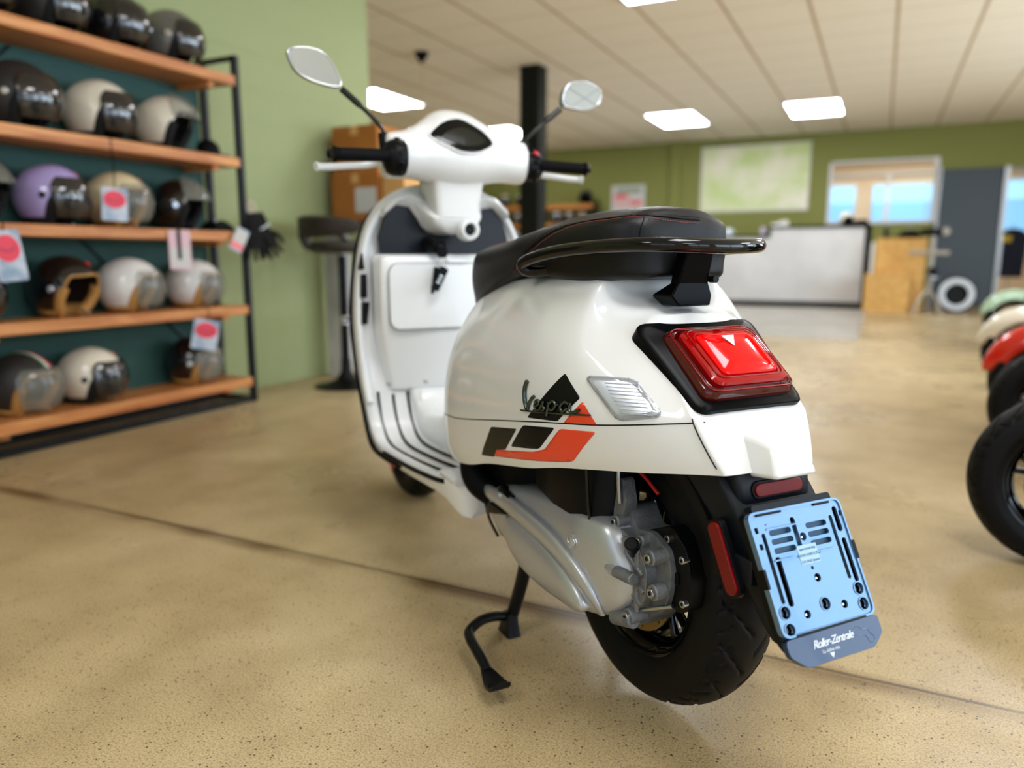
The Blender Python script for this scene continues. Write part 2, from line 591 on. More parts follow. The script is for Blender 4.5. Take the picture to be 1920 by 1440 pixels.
def copy_tree(o, parent=None, swap=None, skip=()):
    c = o.copy(); COL.objects.link(c)
    if parent: c.parent = parent
    if swap and o.type == 'MESH' and o.data.materials and o.data.materials[0] in swap:
        c.data = swap_mesh(o.data, swap[o.data.materials[0]])
    for ch in CH.get(o.name, ()):
        if ch.name.split('.')[0] not in skip: copy_tree(ch, c, swap, skip)
    return c


SW = {}


def swap_mesh(me, m):
    k = (me.name, m.name)
    if k not in SW:
        n = me.copy(); n.materials[0] = m; SW[k] = n
    return SW[k]


CH = {}


def scan():
    CH.clear()
    for o in bpy.data.objects:
        if o.parent: CH.setdefault(o.parent.name, []).append(o)

# ------------------------------------------------------------------ the room
bx_ = lambda n, x, y, z, m, **k: struct(bx(n, x, y, z, m, **k))
bx_('floor', (-9.2, WX + 0.2), (-4.2, 18.2), (-0.1, 0.0), 'floor')
bx_('ceiling', (-9.2, WX + 0.2), (-4.2, 18.2), (CEIL, CEIL + 0.1), 'ceiling')
bx_('wall_left', (-9.0, -3.45), (-4.2, 4.68), (0, CEIL), 'wall_l')
bx_('wall_far_left', (-9.2, -9.0), (4.68, 14.5), (0, CEIL), 'wall_b')
# right wall: piers and bands around the shop windows
ys = [-4.2] + [v for ab in WINS for v in ab] + [14.3]
boxl = [((WX, WX + 0.2), (ys[i], ys[i + 1]), (0, CEIL)) for i in range(0, len(ys), 2)]
boxl += [((WX, WX + 0.2), ab, zz) for ab in WINS for zz in ((0, 0.25), (2.62, CEIL))]
struct(boxes('wall_right', boxl, 'wall_w'))
boxl = [((-9.0, -2.0), (-4.4, -4.2), (0, CEIL)), ((2.8, WX + 0.2), (-4.4, -4.2), (0, CEIL)), ((-2.0, 2.8), (-4.4, -4.2), (0, 0.3)), ((-2.0, 2.8), (-4.4, -4.2), (2.6, CEIL))]
struct(boxes('wall_front', boxl, 'wall_w'))
for i, (a, b) in enumerate(WINS):
    fr = []
    for y0 in (a, (a + b) / 2 - 0.03, b - 0.06): fr.append(((WX + 0.04, WX + 0.12), (y0, y0 + 0.06), (0.25, 2.62)))
    for z0 in (0.25, 2.05, 2.56): fr.append(((WX + 0.05, WX + 0.11), (a, b), (z0, z0 + 0.06)))
    struct(boxes('window_%d' % (i + 3), fr, 'black_matte'))
fr = [((x0, x0 + 0.06), (-4.34, -4.26), (0.3, 2.6)) for x0 in (-2.0, -0.4, 1.2, 2.74)] + [((-2.0, 2.8), (-4.33, -4.27), (z0, z0 + 0.06)) for z0 in (0.3, 2.54)]
struct(boxes('window_7', fr, 'black_matte'))

# far wall with the office window and the doorway; the rooms behind them
BY = 14.3
W1 = (-0.93, 0.72, 1.41, 2.40)
DX = (1.68, 2.75)
boxl = [((-9.0, W1[0]), (BY, BY + 0.2), (0, CEIL)), ((W1[0], W1[1]), (BY, BY + 0.2), (0, W1[2])), ((W1[0], W1[1]), (BY, BY + 0.2), (W1[3], CEIL)),
        ((W1[1], DX[0]), (BY, BY + 0.2), (0, CEIL)), ((DX[0], DX[1]), (BY, BY + 0.2), (2.2, CEIL)), ((DX[1], WX + 0.2), (BY, BY + 0.2), (0, CEIL))]
struct(boxes('wall_back', boxl, 'wall_b'))
bx_('trim_1', (-3.68, -3.50), (BY - 0.06, BY), (0, CEIL), 'wall_b')
M['pane_day'] = mat('daylit_pane', (120, 180, 220), 0.3, emit=(150, 200, 236), es=1.15)
M['pane_lo'] = mat('daylit_pane_lower', (110, 165, 210), 0.3, emit=(120, 176, 220), es=1.0)
M['cream_wall'] = mat('cream_office_wall', (232, 208, 178), 0.8)
boxl = [((-3.0, 4.0), (17.6, 17.8), (0, CEIL)), ((-3.1, -3.0), (BY + 0.2, 17.8), (0, CEIL)), ((4.0, 4.1), (BY + 0.2, 17.8), (0, CEIL))]
struct(boxes('wall_office', boxl, 'cream_wall'))
wf = struct(boxes('window_1', [((W1[0], W1[1]), (BY - 0.02, BY + 0.1), (W1[2] - 0.05, W1[2])), ((W1[1] - 0.07, W1[1]), (BY - 0.03, BY + 0.1), (W1[2], W1[3])),
                               ((W1[0], W1[0] + 0.04), (BY - 0.02, BY + 0.1), (W1[2], W1[3])), ((W1[0], W1[1]), (BY - 0.02, BY + 0.1), (W1[3] - 0.03, W1[3]))], 'white_trim'))
w2 = struct(boxes('window_2', [((-1.35, 2.6), (17.5, 17.6), (1.05, 1.1)), ((-1.35, -1.28), (17.5, 17.6), (1.1, 2.45)), ((-0.05, 0.03), (17.5, 17.6), (1.1, 2.45)), ((1.0, 1.05), (17.5, 17.6), (1.1, 2.45)), ((-1.35, 2.6), (17.5, 17.6), (2.45, 2.5))], 'white_trim'))
for k_, (x0, x1) in enumerate(((-1.28, -0.62), (-0.28, 0.70), (0.74, 1.02), (1.5, 2.5))):
    struct(bx('pane', (x0, x1), (17.52, 17.55), (1.9, 2.25), 'pane_day', w2)); struct(bx('pane', (x0, x1), (17.52, 17.55), (1.0, 1.9), 'pane_lo', w2))
area('office_ceiling_lamp', (0.2, 16.2, 2.8), (0, 0, 0), 3.0, 1.2, 55, (1.0, 0.93, 0.84))
d1 = struct(bx('door_1', (0.76, 1.66), (BY - 0.07, BY - 0.02), (0.02, 2.19), 'dark_panel'))
struct(boxes('door_rail', [((0.72, 0.76), (BY - 0.1, BY - 0.01), (0.0, 2.24)), ((1.62, 1.68), (BY - 0.11, BY + 0.02), (0, 2.2))], 'steel', d1))
bx_('column', (-3.78, -3.55), (7.92, 8.15), (0, CEIL), 'column')

LIGHTS = [(-1.03, 11.95), (-3.0, 11.95), (-5.95, 11.95), (-6.25, 8.7), (-1.72, 5.85), (0.95, 5.85), (0.32, 0.95), (-1.72, -1.6), (2.9, -1.6), (2.9, 8.9), (2.9, 3.4)]
LL = ['square ceiling light panel above the sales counter', 'ceiling light panel left of the one above the counter', 'ceiling light panel far left, just right of the handlebar', 'ceiling light panel cut by the green wall corner, over the left mirror arm']
for i, (x, y) in enumerate(LIGHTS):
    t = thing('ceiling_light', LL[i] if i < 4 else 'light panel almost straight above the white scooter' if i == 6 else 'ceiling light panel just cut off by the upper border of the view, above the saddle' if i == 4 else 'recessed light panel in the tiled ceiling, out of the picture', 'ceiling light', (x, y, CEIL), 0, 'ceiling light panels')
    boxes('frame', [((-0.37, 0.37), (-0.6, -0.575), (-0.014, 0.0)), ((-0.37, 0.37), (0.575, 0.6), (-0.014, 0.0)), ((-0.37, -0.345), (-0.575, 0.575), (-0.014, 0)), ((0.345, 0.37), (-0.575, 0.575), (-0.014, 0))], 'white_trim', t)
    bx('diffuser', (-0.345, 0.345), (-0.575, 0.575), (-0.010, 0.0), 'light_panel', t)
    CL = LIGHTS[i]

# ------------------------------------------------------------------ the white scooter
sx0, sy0, th, tilt = 0.26913, 1.26994, -0.45150, 0.02
ox, oy = sx0 * cos(PHI) - sy0 * sin(PHI), sx0 * sin(PHI) + sy0 * cos(PHI)
sc = thing('scooter', 'white scooter with black saddle, red tail light and orange-black side stripes on its centre stand', 'scooter')
MW = Matrix.Translation((ox, oy, 0)) @ Matrix.Rotation(pi / 2 - th + PHI, 4, 'Z') @ Matrix.Translation((1.375, 0, 0)) @ Matrix.Rotation(tilt, 4, 'Y') @ Matrix.Translation((-1.375, 0, 0))
sc.matrix_world = MW

# body: lofted stations, X0 = reference X at z .55, k = lean of the station plane
#        X0     k     zb    hw    zt    yt   deck
BODY = [(0.610, 0.00, 0.405, 0.10, 0.650, 0.05, 0.655),
        (0.600, 0.00, 0.375, 0.15, 0.668, 0.08, 0.670),
        (0.580, 0.00, 0.355, 0.182, 0.684, 0.10, 0.680),
        (0.540, 0.00, 0.346, 0.205, 0.702, 0.115, 0.694),
        (0.480, 0.00, 0.347, 0.219, 0.722, 0.12, 0.714),
        (0.400, 0.00, 0.357, 0.225, 0.738, 0.125, 0.732),
        (0.270, 0.00, 0.388, 0.227, 0.752, 0.125, 0.748),
        (0.100, 0.05, 0.420, 0.225, 0.754, 0.122, 0.754),
        (0.030, 0.08, 0.436, 0.215, 0.752, 0.118, 0.752),
        (-0.030, 0.25, 0.447, 0.199, 0.750, 0.112, 0.746),
        (-0.080, 0.50, 0.456, 0.181, 0.736, 0.108, 0.736),
        (-0.120, 0.74, 0.463, 0.163, 0.722, 0.104, 0.724),
        (-0.160, 0.94, 0.470, 0.142, 0.706, 0.101, 0.710),
        (-0.190, 1.05, 0.474, 0.123, 0.694, 0.098, 0.699),
        (-0.212, 1.08, 0.476, 0.109, 0.688, 0.096, 0.693)]
CQ = pchip([-0.212, -0.16, -0.12, -0.06, 0.05, 0.7], [0.22, 0.45, 0.62, 0.85, 1.0, 1.0])
BT = table([(-r[0],) + r[1:] for r in BODY])
FR = [(0.0, 0.94), (0.03, 0.965), (0.1, 0.985), (0.25, 1.0), (0.42, 0.99), (0.58, 0.95), (0.72, 0.87), (0.84, 0.76), (0.93, 0.65)]
PFR = pchip([a for a, _ in FR], [b for _, b in FR])


def body_ring(X0, shrink=1.0, adv=0.0, zs=1.0):
    k, zb, hw, zt, yt, dk = [f(-X0) for f in BT]
    half = []
    for i in range(23):
        t = 0.93 * i / 22
        z = zb + (zt - zb) * t
        half.append((hw * (1 - (1 - PFR(t)) * CQ(X0)) - (0.03 * max(0, 0.1 - X0) / 0.31) * max(0, 1 - (z - zb) / 0.08) ** 1.5 * 0.7, z))
    half += [(yt * 0.98 + 0.0, zt - 0.004), (yt * 0.75, (zt + dk) / 2 + 0.003), (yt * 0.4, dk + 0.002), (0.0, dk + 0.003)]
    # fair the shoulder
    y0 = half[22][0]
    half[23] = ((y0 + yt * 0.75) / 2 + 0.006, zt - 0.004)
    zc = 0.585
    ring = []
    for y, z in half: ring.append((y * shrink, z))
    ring += [(-y * shrink, z) for y, z in half[::-1][1:]]
    out = []
    for y, z in ring:
        z = zc + (z - zc) * zs
        out.append((X0 + k * (z - 0.55) * (1.0 if z > 0.55 else 0.5) - adv, y, z))
    return out


st = []
for i in range(5):                                  # rounded nose
    a = (1 - i / 5) * pi / 2
    st.append(body_ring(0.610, max(0.05, cos(a)) ** 0.8, -0.022 * sin(a), 0.55 + 0.45 * cos(a)))
xs_ = [0.610 - i * 0.822 / 56 for i in range(57)]
st += [body_ring(x) for x in xs_]
for i in range(1, 11):                              # rounded tail
    a = i / 10 * pi / 2
    st.append(body_ring(-0.212, (max(0.0, cos(a)) ** 0.5 if i < 10 else 0.0), 0.012 * sin(a), 1 - 0.02 * sin(a)))
body = loft('body_shell', st, 'paint', sc, closed=False, angle=80)
body['label'] = 'white bodywork'


def seam(name, pts, r=0.0011, m='black_matte'):
    T = bvh(body); P = []
    for q in crv(pts, 8):
        h = T.ray_cast(Vector((q[0], 0.5, q[1])) if len(q) == 2 else Vector(q), Vector((0, -1, 0)))
        if h[0] is not None: P.append(h[0])
    return tube(name, P, r, m, sc, seg=6, smooth_path=False)


seam('panel_seam', [(x, 0.5, z) for x, z in ((0.60, 0.432), (0.50, 0.448), (0.40, 0.457), (0.194, 0.49), (0.05, 0.512), (-0.08, 0.527), (-0.20, 0.545), (-0.268, 0.556))])
seam('panel_seam', [(x, 0.5, z) for x, z in ((-0.209, 0.553), (-0.217, 0.538), (-0.232, 0.51), (-0.245, 0.485))])

# seat ---------------------------------------------------------------
SEAT = [(0.640, 0.690, 0.03, 0.035, 0.03, 0.73, 0.735), (0.628, 0.672, 0.06, 0.07, 0.055, 0.77, 0.782), (0.600, 0.664, 0.085, 0.10, 0.08, 0.80, 0.815),
        (0.540, 0.674, 0.115, 0.128, 0.095, 0.812, 0.829), (0.460, 0.702, 0.13, 0.138, 0.102, 0.816, 0.834), (0.360, 0.738, 0.135, 0.145, 0.105, 0.825, 0.843),
        (0.260, 0.757, 0.135, 0.150, 0.112, 0.838, 0.858), (0.140, 0.750, 0.132, 0.148, 0.112, 0.846, 0.868), (0.060, 0.746, 0.124, 0.139, 0.106, 0.849, 0.870),
        (0.010, 0.748, 0.112, 0.125, 0.097, 0.850, 0.869), (-0.020, 0.750, 0.100, 0.111, 0.087, 0.848, 0.866), (-0.038, 0.752, 0.084, 0.093, 0.074, 0.843, 0.858), (-0.047, 0.755, 0.066, 0.074, 0.059, 0.833, 0.845), (-0.051, 0.760, 0.045, 0.05, 0.042, 0.815, 0.820)]
SF = table([(-r[0],) + r[1:] for r in SEAT])


def seat_ring(X):
    zb, yb, ym, ye, ze, zt = [f(-X) for f in SF]
    h = [(yb * 0.5, zb), (yb, zb), (yb + (ym - yb) * 0.6, zb + (ze - zb) * 0.25), (ym, zb + (ze - zb) * 0.5), (ym * 0.99, zb + (ze - zb) * 0.72), ((ym + ye) / 2 + 0.006, ze - (ze - zb) * 0.08), (ye, ze + 0.002), (ye * 0.7, zt - 0.006), (ye * 0.35, zt - 0.001), (0, zt)]
    h = crv([(y, z, 0) for y, z in h], 3)
    L_ = [(X, p.x, p.y) for p in h]
    return L_ + [(x, -y, z) for x, y, z in L_[::-1][1:]]


xs_ = [0.640, 0.634, 0.628, 0.615] + [0.60 - i * 0.62 / 36 for i in range(37)] + [-0.030, -0.038, -0.044, -0.048, -0.051]
seat = loft('seat', [seat_ring(x) for x in xs_], 'seat', sc, angle=80)
seat['label'] = 'black vinyl dual seat with stitched seams'


def seat_line(name, pts, m, r=0.0011, off=0.0, dashed=False, par=None):
    T = bvh(seat); P = []
    for q in crv(pts, 10):
        d = Vector((0, 1, 0)) if q.z < 0.83 else Vector((0, 0.8, 0.6))
        c = Vector((q.x, 0.0, 0.80))
        h = T.find_nearest(q)
        P.append(h[0] + h[1] * off)
    if not dashed: return tube(name, P, r, m, par or seat, seg=6, smooth_path=False)
    V, F = [], []
    acc = 0.0
    for a, b2 in zip(P, P[1:]):
        n_ = max(1, int((b2 - a).length / 0.0034))
        for i in range(n_):
            s, e = a.lerp(b2, (i + 0.1) / n_), a.lerp(b2, (i + 0.72) / n_)
            t = (e - s).normalized(); u_ = t.cross(Vector((0, 1, 0.3))).normalized() * r; w_ = t.cross(u_).normalized() * r
            k = len(V)
            V += [s + u_, s + w_, s - u_, s - w_, e + u_, e + w_, e - u_, e - w_]
            F += [(k, k + 1, k + 5, k + 4), (k + 1, k + 2, k + 6, k + 5), (k + 2, k + 3, k + 7, k + 6), (k + 3, k, k + 4, k + 7), (k, k + 3, k + 2, k + 1), (k + 4, k + 5, k + 6, k + 7)]
    return mk(name, V, F, m, par or seat, smooth=False)


SL = [(0.30, 0.15, 0.765), (0.254, 0.142, 0.792), (0.19, 0.138, 0.813), (0.127, 0.132, 0.832), (0.06, 0.120, 0.844), (0.009, 0.108, 0.849), (-0.022, 0.085, 0.851), (-0.038, 0.06, 0.85), (-0.045, 0.015, 0.846), (-0.046, -0.03, 0.844)]
seat_line('seat_seam', SL, 'black', 0.0016)
seat_line('stitching', [(x, y + 0.002, z - 0.006) for x, y, z in SL], 'stitch', 0.0006, 0.0004, True)
seat_line('stitching', [(x, y - 0.004, z + 0.005) for x, y, z in SL], 'thread_dark', 0.0006, 0.0004, True)
for dx in (-0.006, 0.0, 0.006):
    seat_line('cross_seam', [(-0.032 + dx, 0.066 + dx, 0.852), (-0.036 + dx, 0.08 + dx, 0.83), (-0.036 + dx, 0.086 + dx, 0.79)], 'thread_dark' if dx else 'black', 0.0006 if dx else 0.0012, 0.0003, bool(dx))
seat_line('front_stitching', [(0.60, 0.095, 0.79), (0.585, 0.09, 0.808), (0.55, 0.085, 0.82), (0.48, 0.07, 0.829), (0.40, 0.05, 0.84)], 'stitch', 0.0009, 0.0004)

# grab rail ------------------------------------------------------------
RL = [(0.17, 0.130, 0.766), (0.195, 0.150, 0.763), (0.208, 0.164, 0.767), (0.202, 0.170, 0.778), (0.15, 0.168, 0.789), (0.08, 0.160, 0.797), (0.00, 0.145, 0.801), (-0.07, 0.124, 0.802), (-0.115, 0.095, 0.801), (-0.138, 0.05, 0.799)]
RLm = RL + [(-0.145, 0.0, 0.798)] + [(x, -y, z) for x, y, z in RL[::-1]]
tube('grab_rail', RLm, 0.0115, 'black_gloss', sc, seg=16, n=8)
for s in (1,):
    def bfr(z, x0, x1, y0, y1): return [(x0, y0, z), (x1, y0, z), (x1, y1, z), (x0, y1, z)]
    loft('rail_bracket', [bfr(0.705, -0.074, -0.03, -0.034, 0.030), bfr(0.722, -0.075, -0.02, -0.036, 0.046), bfr(0.742, -0.073, -0.052, -0.030, 0.032), bfr(0.800, -0.092, -0.062, -0.026, 0.026)], 'bezel', sc, smooth=True, angle=20, bevel=0.003)
    bx('rail_tab', (-0.15, -0.062), (-0.02, 0.02), (0.790, 0.800), 'black_gloss', sc, bevel=0.002)
    cyl('rail_bolt', (-0.070, -0.036, 0.748), (-0.084, -0.036, 0.748), 0.006, 'black', sc, 12)

# tail: bezel, lens, lower tail box --------------------------------------
SLOPE = Vector((0.15, 0, 0.13)).normalized()         # up along the tail face
TN = Vector((-0.13, 0, 0.15)).normalized()           # outward normal of the tail face
TO = Vector((-0.15, 0, 0.617))


def tail(name, poly, m, **k): return decal(name, poly, body, m, sc, TO + TN * 0.25, (0, 1, 0), SLOPE, -TN, **k)


def tp(y, s, h=0.0): return TO + Vector((0, y, 0)) + SLOPE * s + TN * h


def rings_plate(name, outline, levels, m, par, mid=0.0):
    """domed part on the tail face: levels = (shrink, height, up-shift)"""
    rg = []
    for sh, hh, up in levels:
        rg.append([tp(y * sh, (s - mid) * sh + mid + up, (hh * (1 - 0.45 * max(0, (s * sh + 0.02) / 0.1) ** 2) if hh > 0.01 else hh) - 1.1 * (y * sh) ** 2 + (0.008 if hh > 0.01 else 0.004)) for y, s in outline])
    n = len(outline)
    for f_ in (0.75, 0.5, 0.25, 0.04):
        sh, hh, up = levels[-1]; sh *= f_
        rg.append([tp(y * sh, (s - mid) * sh + mid + up, (hh * (1 - 0.45 * max(0, (s * sh + 0.02) / 0.1) ** 2) if hh > 0.01 else hh) - 1.1 * (y * sh) ** 2 + (0.008 if hh > 0.01 else 0.004)) for y, s in outline])
    V = [q for r in rg for q in r]
    F = grid_faces(len(rg), n, True) + [tuple(range((len(rg) - 1) * n, len(rg) * n))]
    return mk(name, V, F, m, par, angle=35)


BZ = rounded([(0.121, 0.096), (-0.121, 0.096), (-0.101, -0.088), (0.101, -0.088)], 0.02, 5)
bez = rings_plate('tail_light_bezel', BZ, [(1.0, -0.05, 0), (1.0, 0.008, 0), (0.985, 0.0095, 0), (0.9, 0.0098, 0)], 'bezel', sc)
LO = rounded([(0.090, 0.068), (-0.090, 0.068), (-0.087, -0.074), (0.087, -0.074)], 0.022, 6)
lens = rings_plate('tail_light_lens', LO, [(1.0, 0.0, 0), (1.0, 0.0101, 0), (0.985, 0.015, 0), (0.95, 0.020, 0), (0.88, 0.022, 0), (0.865, 0.020, 0)], 'lens_dark', bez)
rings_plate('brake_light_ring', LO, [(0.82, 0.018, -0.002), (0.82, 0.026, -0.003), (0.79, 0.029, -0.003), (0.64, 0.030, -0.004), (0.62, 0.027, -0.004)], 'lens_red', lens)
rings_plate('brake_light_panel', LO, [(0.61, 0.022, -0.004), (0.61, 0.031, -0.004), (0.585, 0.0335, -0.004), (0.50, 0.035, -0.004), (0.48, 0.032, -0.004), (0.46, 0.033, -0.004), (0.2, 0.0335, -0.004)], 'lens_red_in', lens)
for sh_ in (0.935, 0.72): tube('lens_bead', [tp(y * sh_, s * sh_, (0.0225 if sh_ > 0.9 else 0.0305) * (1 - 0.45 * max(0, (s * sh_ + 0.02) / 0.1) ** 2) - 1.1 * (y * sh_) ** 2 + 0.008) for y, s in LO], 0.0010, 'lens_red', lens, seg=6, closed=True, smooth_path=False)
tx = extr('lens_mark', [(-0.012, 0.012), (0.012, 0.012), (0.0, -0.010)], 0.0, 0.0004, 'print_white', None, 'XY')
tx.matrix_local = Matrix(((0, SLOPE.x, TN.x, tp(0.0, 0.012, 0.0415).x), (1, 0, 0, 0.004), (0, SLOPE.z, TN.z, tp(0, 0.012, 0.0415).z), (0, 0, 0, 1)))
tx.parent = lens

# white tail box under the lens
TB = [[(-0.205, 0.040, 0.530), (-0.205, -0.040, 0.530), (-0.215, -0.046, 0.470), (-0.215, 0.046, 0.470)],
      [(-0.255, 0.036, 0.527), (-0.255, -0.036, 0.527), (-0.262, -0.044, 0.471), (-0.262, 0.044, 0.471)],
      [(-0.282, 0.032, 0.522), (-0.282, -0.032, 0.522), (-0.300, -0.041, 0.476), (-0.300, 0.041, 0.476)],
      [(-0.290, 0.029, 0.515), (-0.290, -0.029, 0.515), (-0.308, -0.038, 0.478), (-0.308, 0.038, 0.478)]]
loft('tail_box', TB, 'paint', sc, bevel=0.008, bseg=4, angle=60)

# indicator, stickers, badge
IND = rounded([(-0.0416, 0.5984), (-0.1122, 0.5992), (-0.1724, 0.5528), (-0.1119, 0.5391)], 0.012, 5)
rim = flank('turn_signal', IND, 'lens_clear', sc, off=0.003, thick=0.0045)
cx_, cz_ = -0.109, 0.572
flank('signal_reflector', [((x - cx_) * 0.82 + cx_, (z - cz_) * 0.82 + cz_) for x, z in IND], 'lamp_in', rim, off=0.0036)
for i in range(9):
    zz = 0.550 + i * 0.0050
    xa = -0.074 - (0.592 - zz) * 0.95
    xb = xa - 0.046
    flank('signal_rib', [(xa, zz), (xb, zz), (xb, zz + 0.0016), (xa, zz + 0.0016)], 'white_plastic' if i % 3 == 1 else 'lens_clear', rim, off=0.0046, thick=0.0015, step=0.02)
ib = seam('signal_gasket', [(x, 0.5, z) for x, z in IND + [IND[0]]], 0.0026, 'lens_clear')
STK = [('black_sticker_panel', 'stk_black', [(-0.0033, 0.600), (-0.0402, 0.5645), (0.0040, 0.5205), (0.0836, 0.5145)], 0.003),
       ('orange_sticker_panel', 'red', [(-0.0461, 0.5596), (-0.0767, 0.5262), (-0.0100, 0.5200), (-0.0225, 0.5350)], 0.003),
       ('grey_sticker_panel', 'stk_grey', [(0.2307, 0.4711), (0.1229, 0.4872), (0.1758, 0.4377), (0.2157, 0.4291), (0.2310, 0.4111), (0.2926, 0.4014)], 0.006),
       ('black_sticker_panel', 'stk_black', [(0.0983, 0.4985), (0.0098, 0.5089), (0.0558, 0.4637), (0.1521, 0.4488)], 0.008),
       ('orange_sticker_panel', 'red', [(0.2157, 0.4291), (0.0728, 0.4556), (0.0407, 0.4666), (-0.0012, 0.5089), (-0.0746, 0.5154), (-0.0202, 0.4570), (0.0037, 0.4510), (0.2321, 0.4125)], 0.006)]
for n_, m_, pl, r_ in STK: flank(n_, rounded(pl, r_, 3), m_, sc, off=0.0006, thick=0.0003)

T_ = bvh(body)


def on_flank(a, bq, off=0.003):
    x, z = 0.1025 - a * 0.001 * 1.0, 0.5245 + a * 0.000095 + bq * 0.001
    h = T_.ray_cast(Vector((x, 0.5, z)), Vector((0, -1, 0)))
    return h[0] + h[1] * off


BADGE = [([(17, 51), (12, 42), (11, 30), (14, 16), (20, 5), (23, 3)], 2.3), ([(23, 3), (26, 12), (33, 21), (40, 26)], 1.7),
         ([(42, 9), (52, 12), (54, 18), (48, 19), (43, 12), (46, 4), (56, 4)], 1.6), ([(56, 4), (66, 19), (64, 11), (69, 6), (62, 3)], 1.6),
         ([(80, 19), (75, -5)], 1.8), ([(78, 13), (88, 20), (95, 13), (88, 5), (79, 7)], 1.6), ([(95, 12), (102, 16)], 1.3),
         ([(124, 16), (114, 19), (106, 11), (112, 4), (122, 11)], 1.7), ([(127, 19), (125, 8), (132, 3), (146, 8)], 1.6)]
bd = tube('badge_lettering', [on_flank(a, 0) for a in range(0, 169, 8)], 0.0016, 'badge', sc, seg=8)
for pts, r_ in BADGE:
    tube('badge_letter', [on_flank(a, bq) for a, bq in pts], r_ * 0.0017, 'badge', bd, seg=8)

# rear fender, reflectors and number plate holder ---------------------------
FD = [(0.482, -0.10, -0.232, 0.084), (0.455, -0.15, -0.252, 0.082), (0.42, -0.20, -0.283, 0.080), (0.38, -0.240, -0.306, 0.076), (0.33, -0.272, -0.332, 0.068), (0.28, -0.300, -0.352, 0.060), (0.252, -0.315, -0.362, 0.05)]


def rr4(x0, x1, hw, z, r=0.012):
    return [(x, y, z) for x, y in rounded([(x0, hw), (x0, -hw), (x1, -hw), (x1, hw)], r, 3)]


loft('rear_fender', [rr4(a, b2, h, z) for z, a, b2, h in FD], 'fender', sc, angle=45)
arc = []
for i in range(24):
    a = radians(18 + i * 150 / 23)
    # inner hugger over the wheel
    arc.append([(0 - cos(a) * (0.268 + dr), y, 0.243 + sin(a) * (0.268 + dr)) for y, dr in ((-0.082, -0.035), (-0.080, 0.0), (0.0, 0.006), (0.080, 0.0), (0.082, -0.035))])
loft('wheel_hugger', arc, 'black', sc, closed=False, solid=0.004, angle=80)
loft('reflector_panel', [rr4(-0.235, -0.262, 0.062, 0.420, 0.01), rr4(-0.235, -0.270, 0.067, 0.434, 0.01), rr4(-0.225, -0.263, 0.071, 0.470, 0.01), rr4(-0.22, -0.258, 0.07, 0.478, 0.01)], 'fender', sc, angle=45)
pr = lambda pts, n=4: pts


def slab(name, cy, cs, w_, h_, r, org, u, v, t0, t1, m, par, inset=0.0, rot=0.0, rows=None):
    """rounded slab lying in a plane"""
    u, v = Vector(u).normalized(), Vector(v).normalized(); nn = u.cross(v)
    org = Vector(org)
    ol = rrect(cy, cs, w_, h_, r, 5, rot)
    oi = rrect(cy, cs, w_ - 2 * inset, h_ - 2 * inset, max(0.0005, r - inset), 5, rot)
    R_ = [[org + u * a + v * b2 + nn * t for a, b2 in o_] for o_, t in ((ol, t0), (ol, t1 - inset * 0.8), (oi, t1))]
    return loft(name, R_, m, par, angle=35)


ro = (-0.2655, -0.002, 0.4525)
rv = Vector((0.13, 0, 0.99)).normalized()
rb = slab('rear_reflector', 0, 0, 0.098, 0.026, 0.012, ro, (0, -1, 0), rv, -0.006, 0.004, 'black', sc, 0.001)
slab('reflector_lens', 0, 0, 0.090, 0.019, 0.009, ro, (0, -1, 0), rv, 0.002, 0.007, 'reflex', rb, 0.001)
for s in (1, -1):
    so = Vector((-0.268, 0.092 * s, 0.362)); sv = Vector((0.47, 0, 0.88)).normalized(); su = Vector((-0.88 * s, -0.0, 0.47 * s)) * 1.0
    su = sv.cross(Vector((0, s, 0))) * 1.0
    u_ = Vector((0, s, 0)).cross(sv) * -1.0
    b_ = slab('side_reflector', 0, 0, 0.034, 0.112, 0.015, so, sv.cross(Vector((0, s, 0))), sv, -0.006, 0.004, 'black', sc, 0.001)
    slab('reflector_lens', 0.002, 0, 0.024, 0.103, 0.011, so, sv.cross(Vector((0, s, 0))), sv, 0.002, 0.008, 'reflex', b_, 0.001)
    bx('reflector_arm', (-0.315, -0.272), (min(0.045 * s, 0.088 * s), max(0.045 * s, 0.088 * s)), (0.335, 0.372), 'fender', sc, bevel=0.002)

# plate holder in its own plane: a along -Y (picture left to right), b up the slope
PO = Vector((-0.302, 0.0, 0.424)); PV = Vector((0.455, 0, 0.89)).normalized(); PU = Vector((0, -1, 0)); PN = PU.cross(PV)
PM = Matrix(((PU.x, PV.x, PN.x, PO.x), (PU.y, PV.y, PN.y, PO.y), (PU.z, PV.z, PN.z, PO.z), (0, 0, 0, 1)))


def in_plate(o, par):
    o.parent = par
    o.data.transform(PM)
    return o


ph = extr('plate_holder', rounded([(-0.086, 0.012), (0.086, 0.012), (0.086, -0.155), (0.066, -0.186), (-0.060, -0.186), (-0.078, -0.172), (-0.086, -0.150)], 0.01), -0.016, -0.004, 'black', None, 'XY', bevel=0.002)
in_plate(ph, sc)
bp = extr('backing_plate', rrect(0.0, -0.033, 0.13, 0.044, 0.004), -0.004, -0.0025, 'print_blue', None, 'XY'); in_plate(bp, ph)
bx_o = extr('top_bar', rrect(0, 0.012, 0.150, 0.016, 0.005), -0.012, 0.002, 'fender', None, 'XY', bevel=0.001); in_plate(bx_o, ph)
hl = []
for x0 in (-0.040, 0.028):
    for k in range(3): hl.append(rrect(x0 + 0.002, -0.021 - 0.0122 * k, 0.040, 0.0078, 0.0037))
hl += [rrect(-0.0685, -0.066, 0.0065, 0.094, 0.003), rrect(0.0605, -0.058, 0.0065, 0.090, 0.003)]
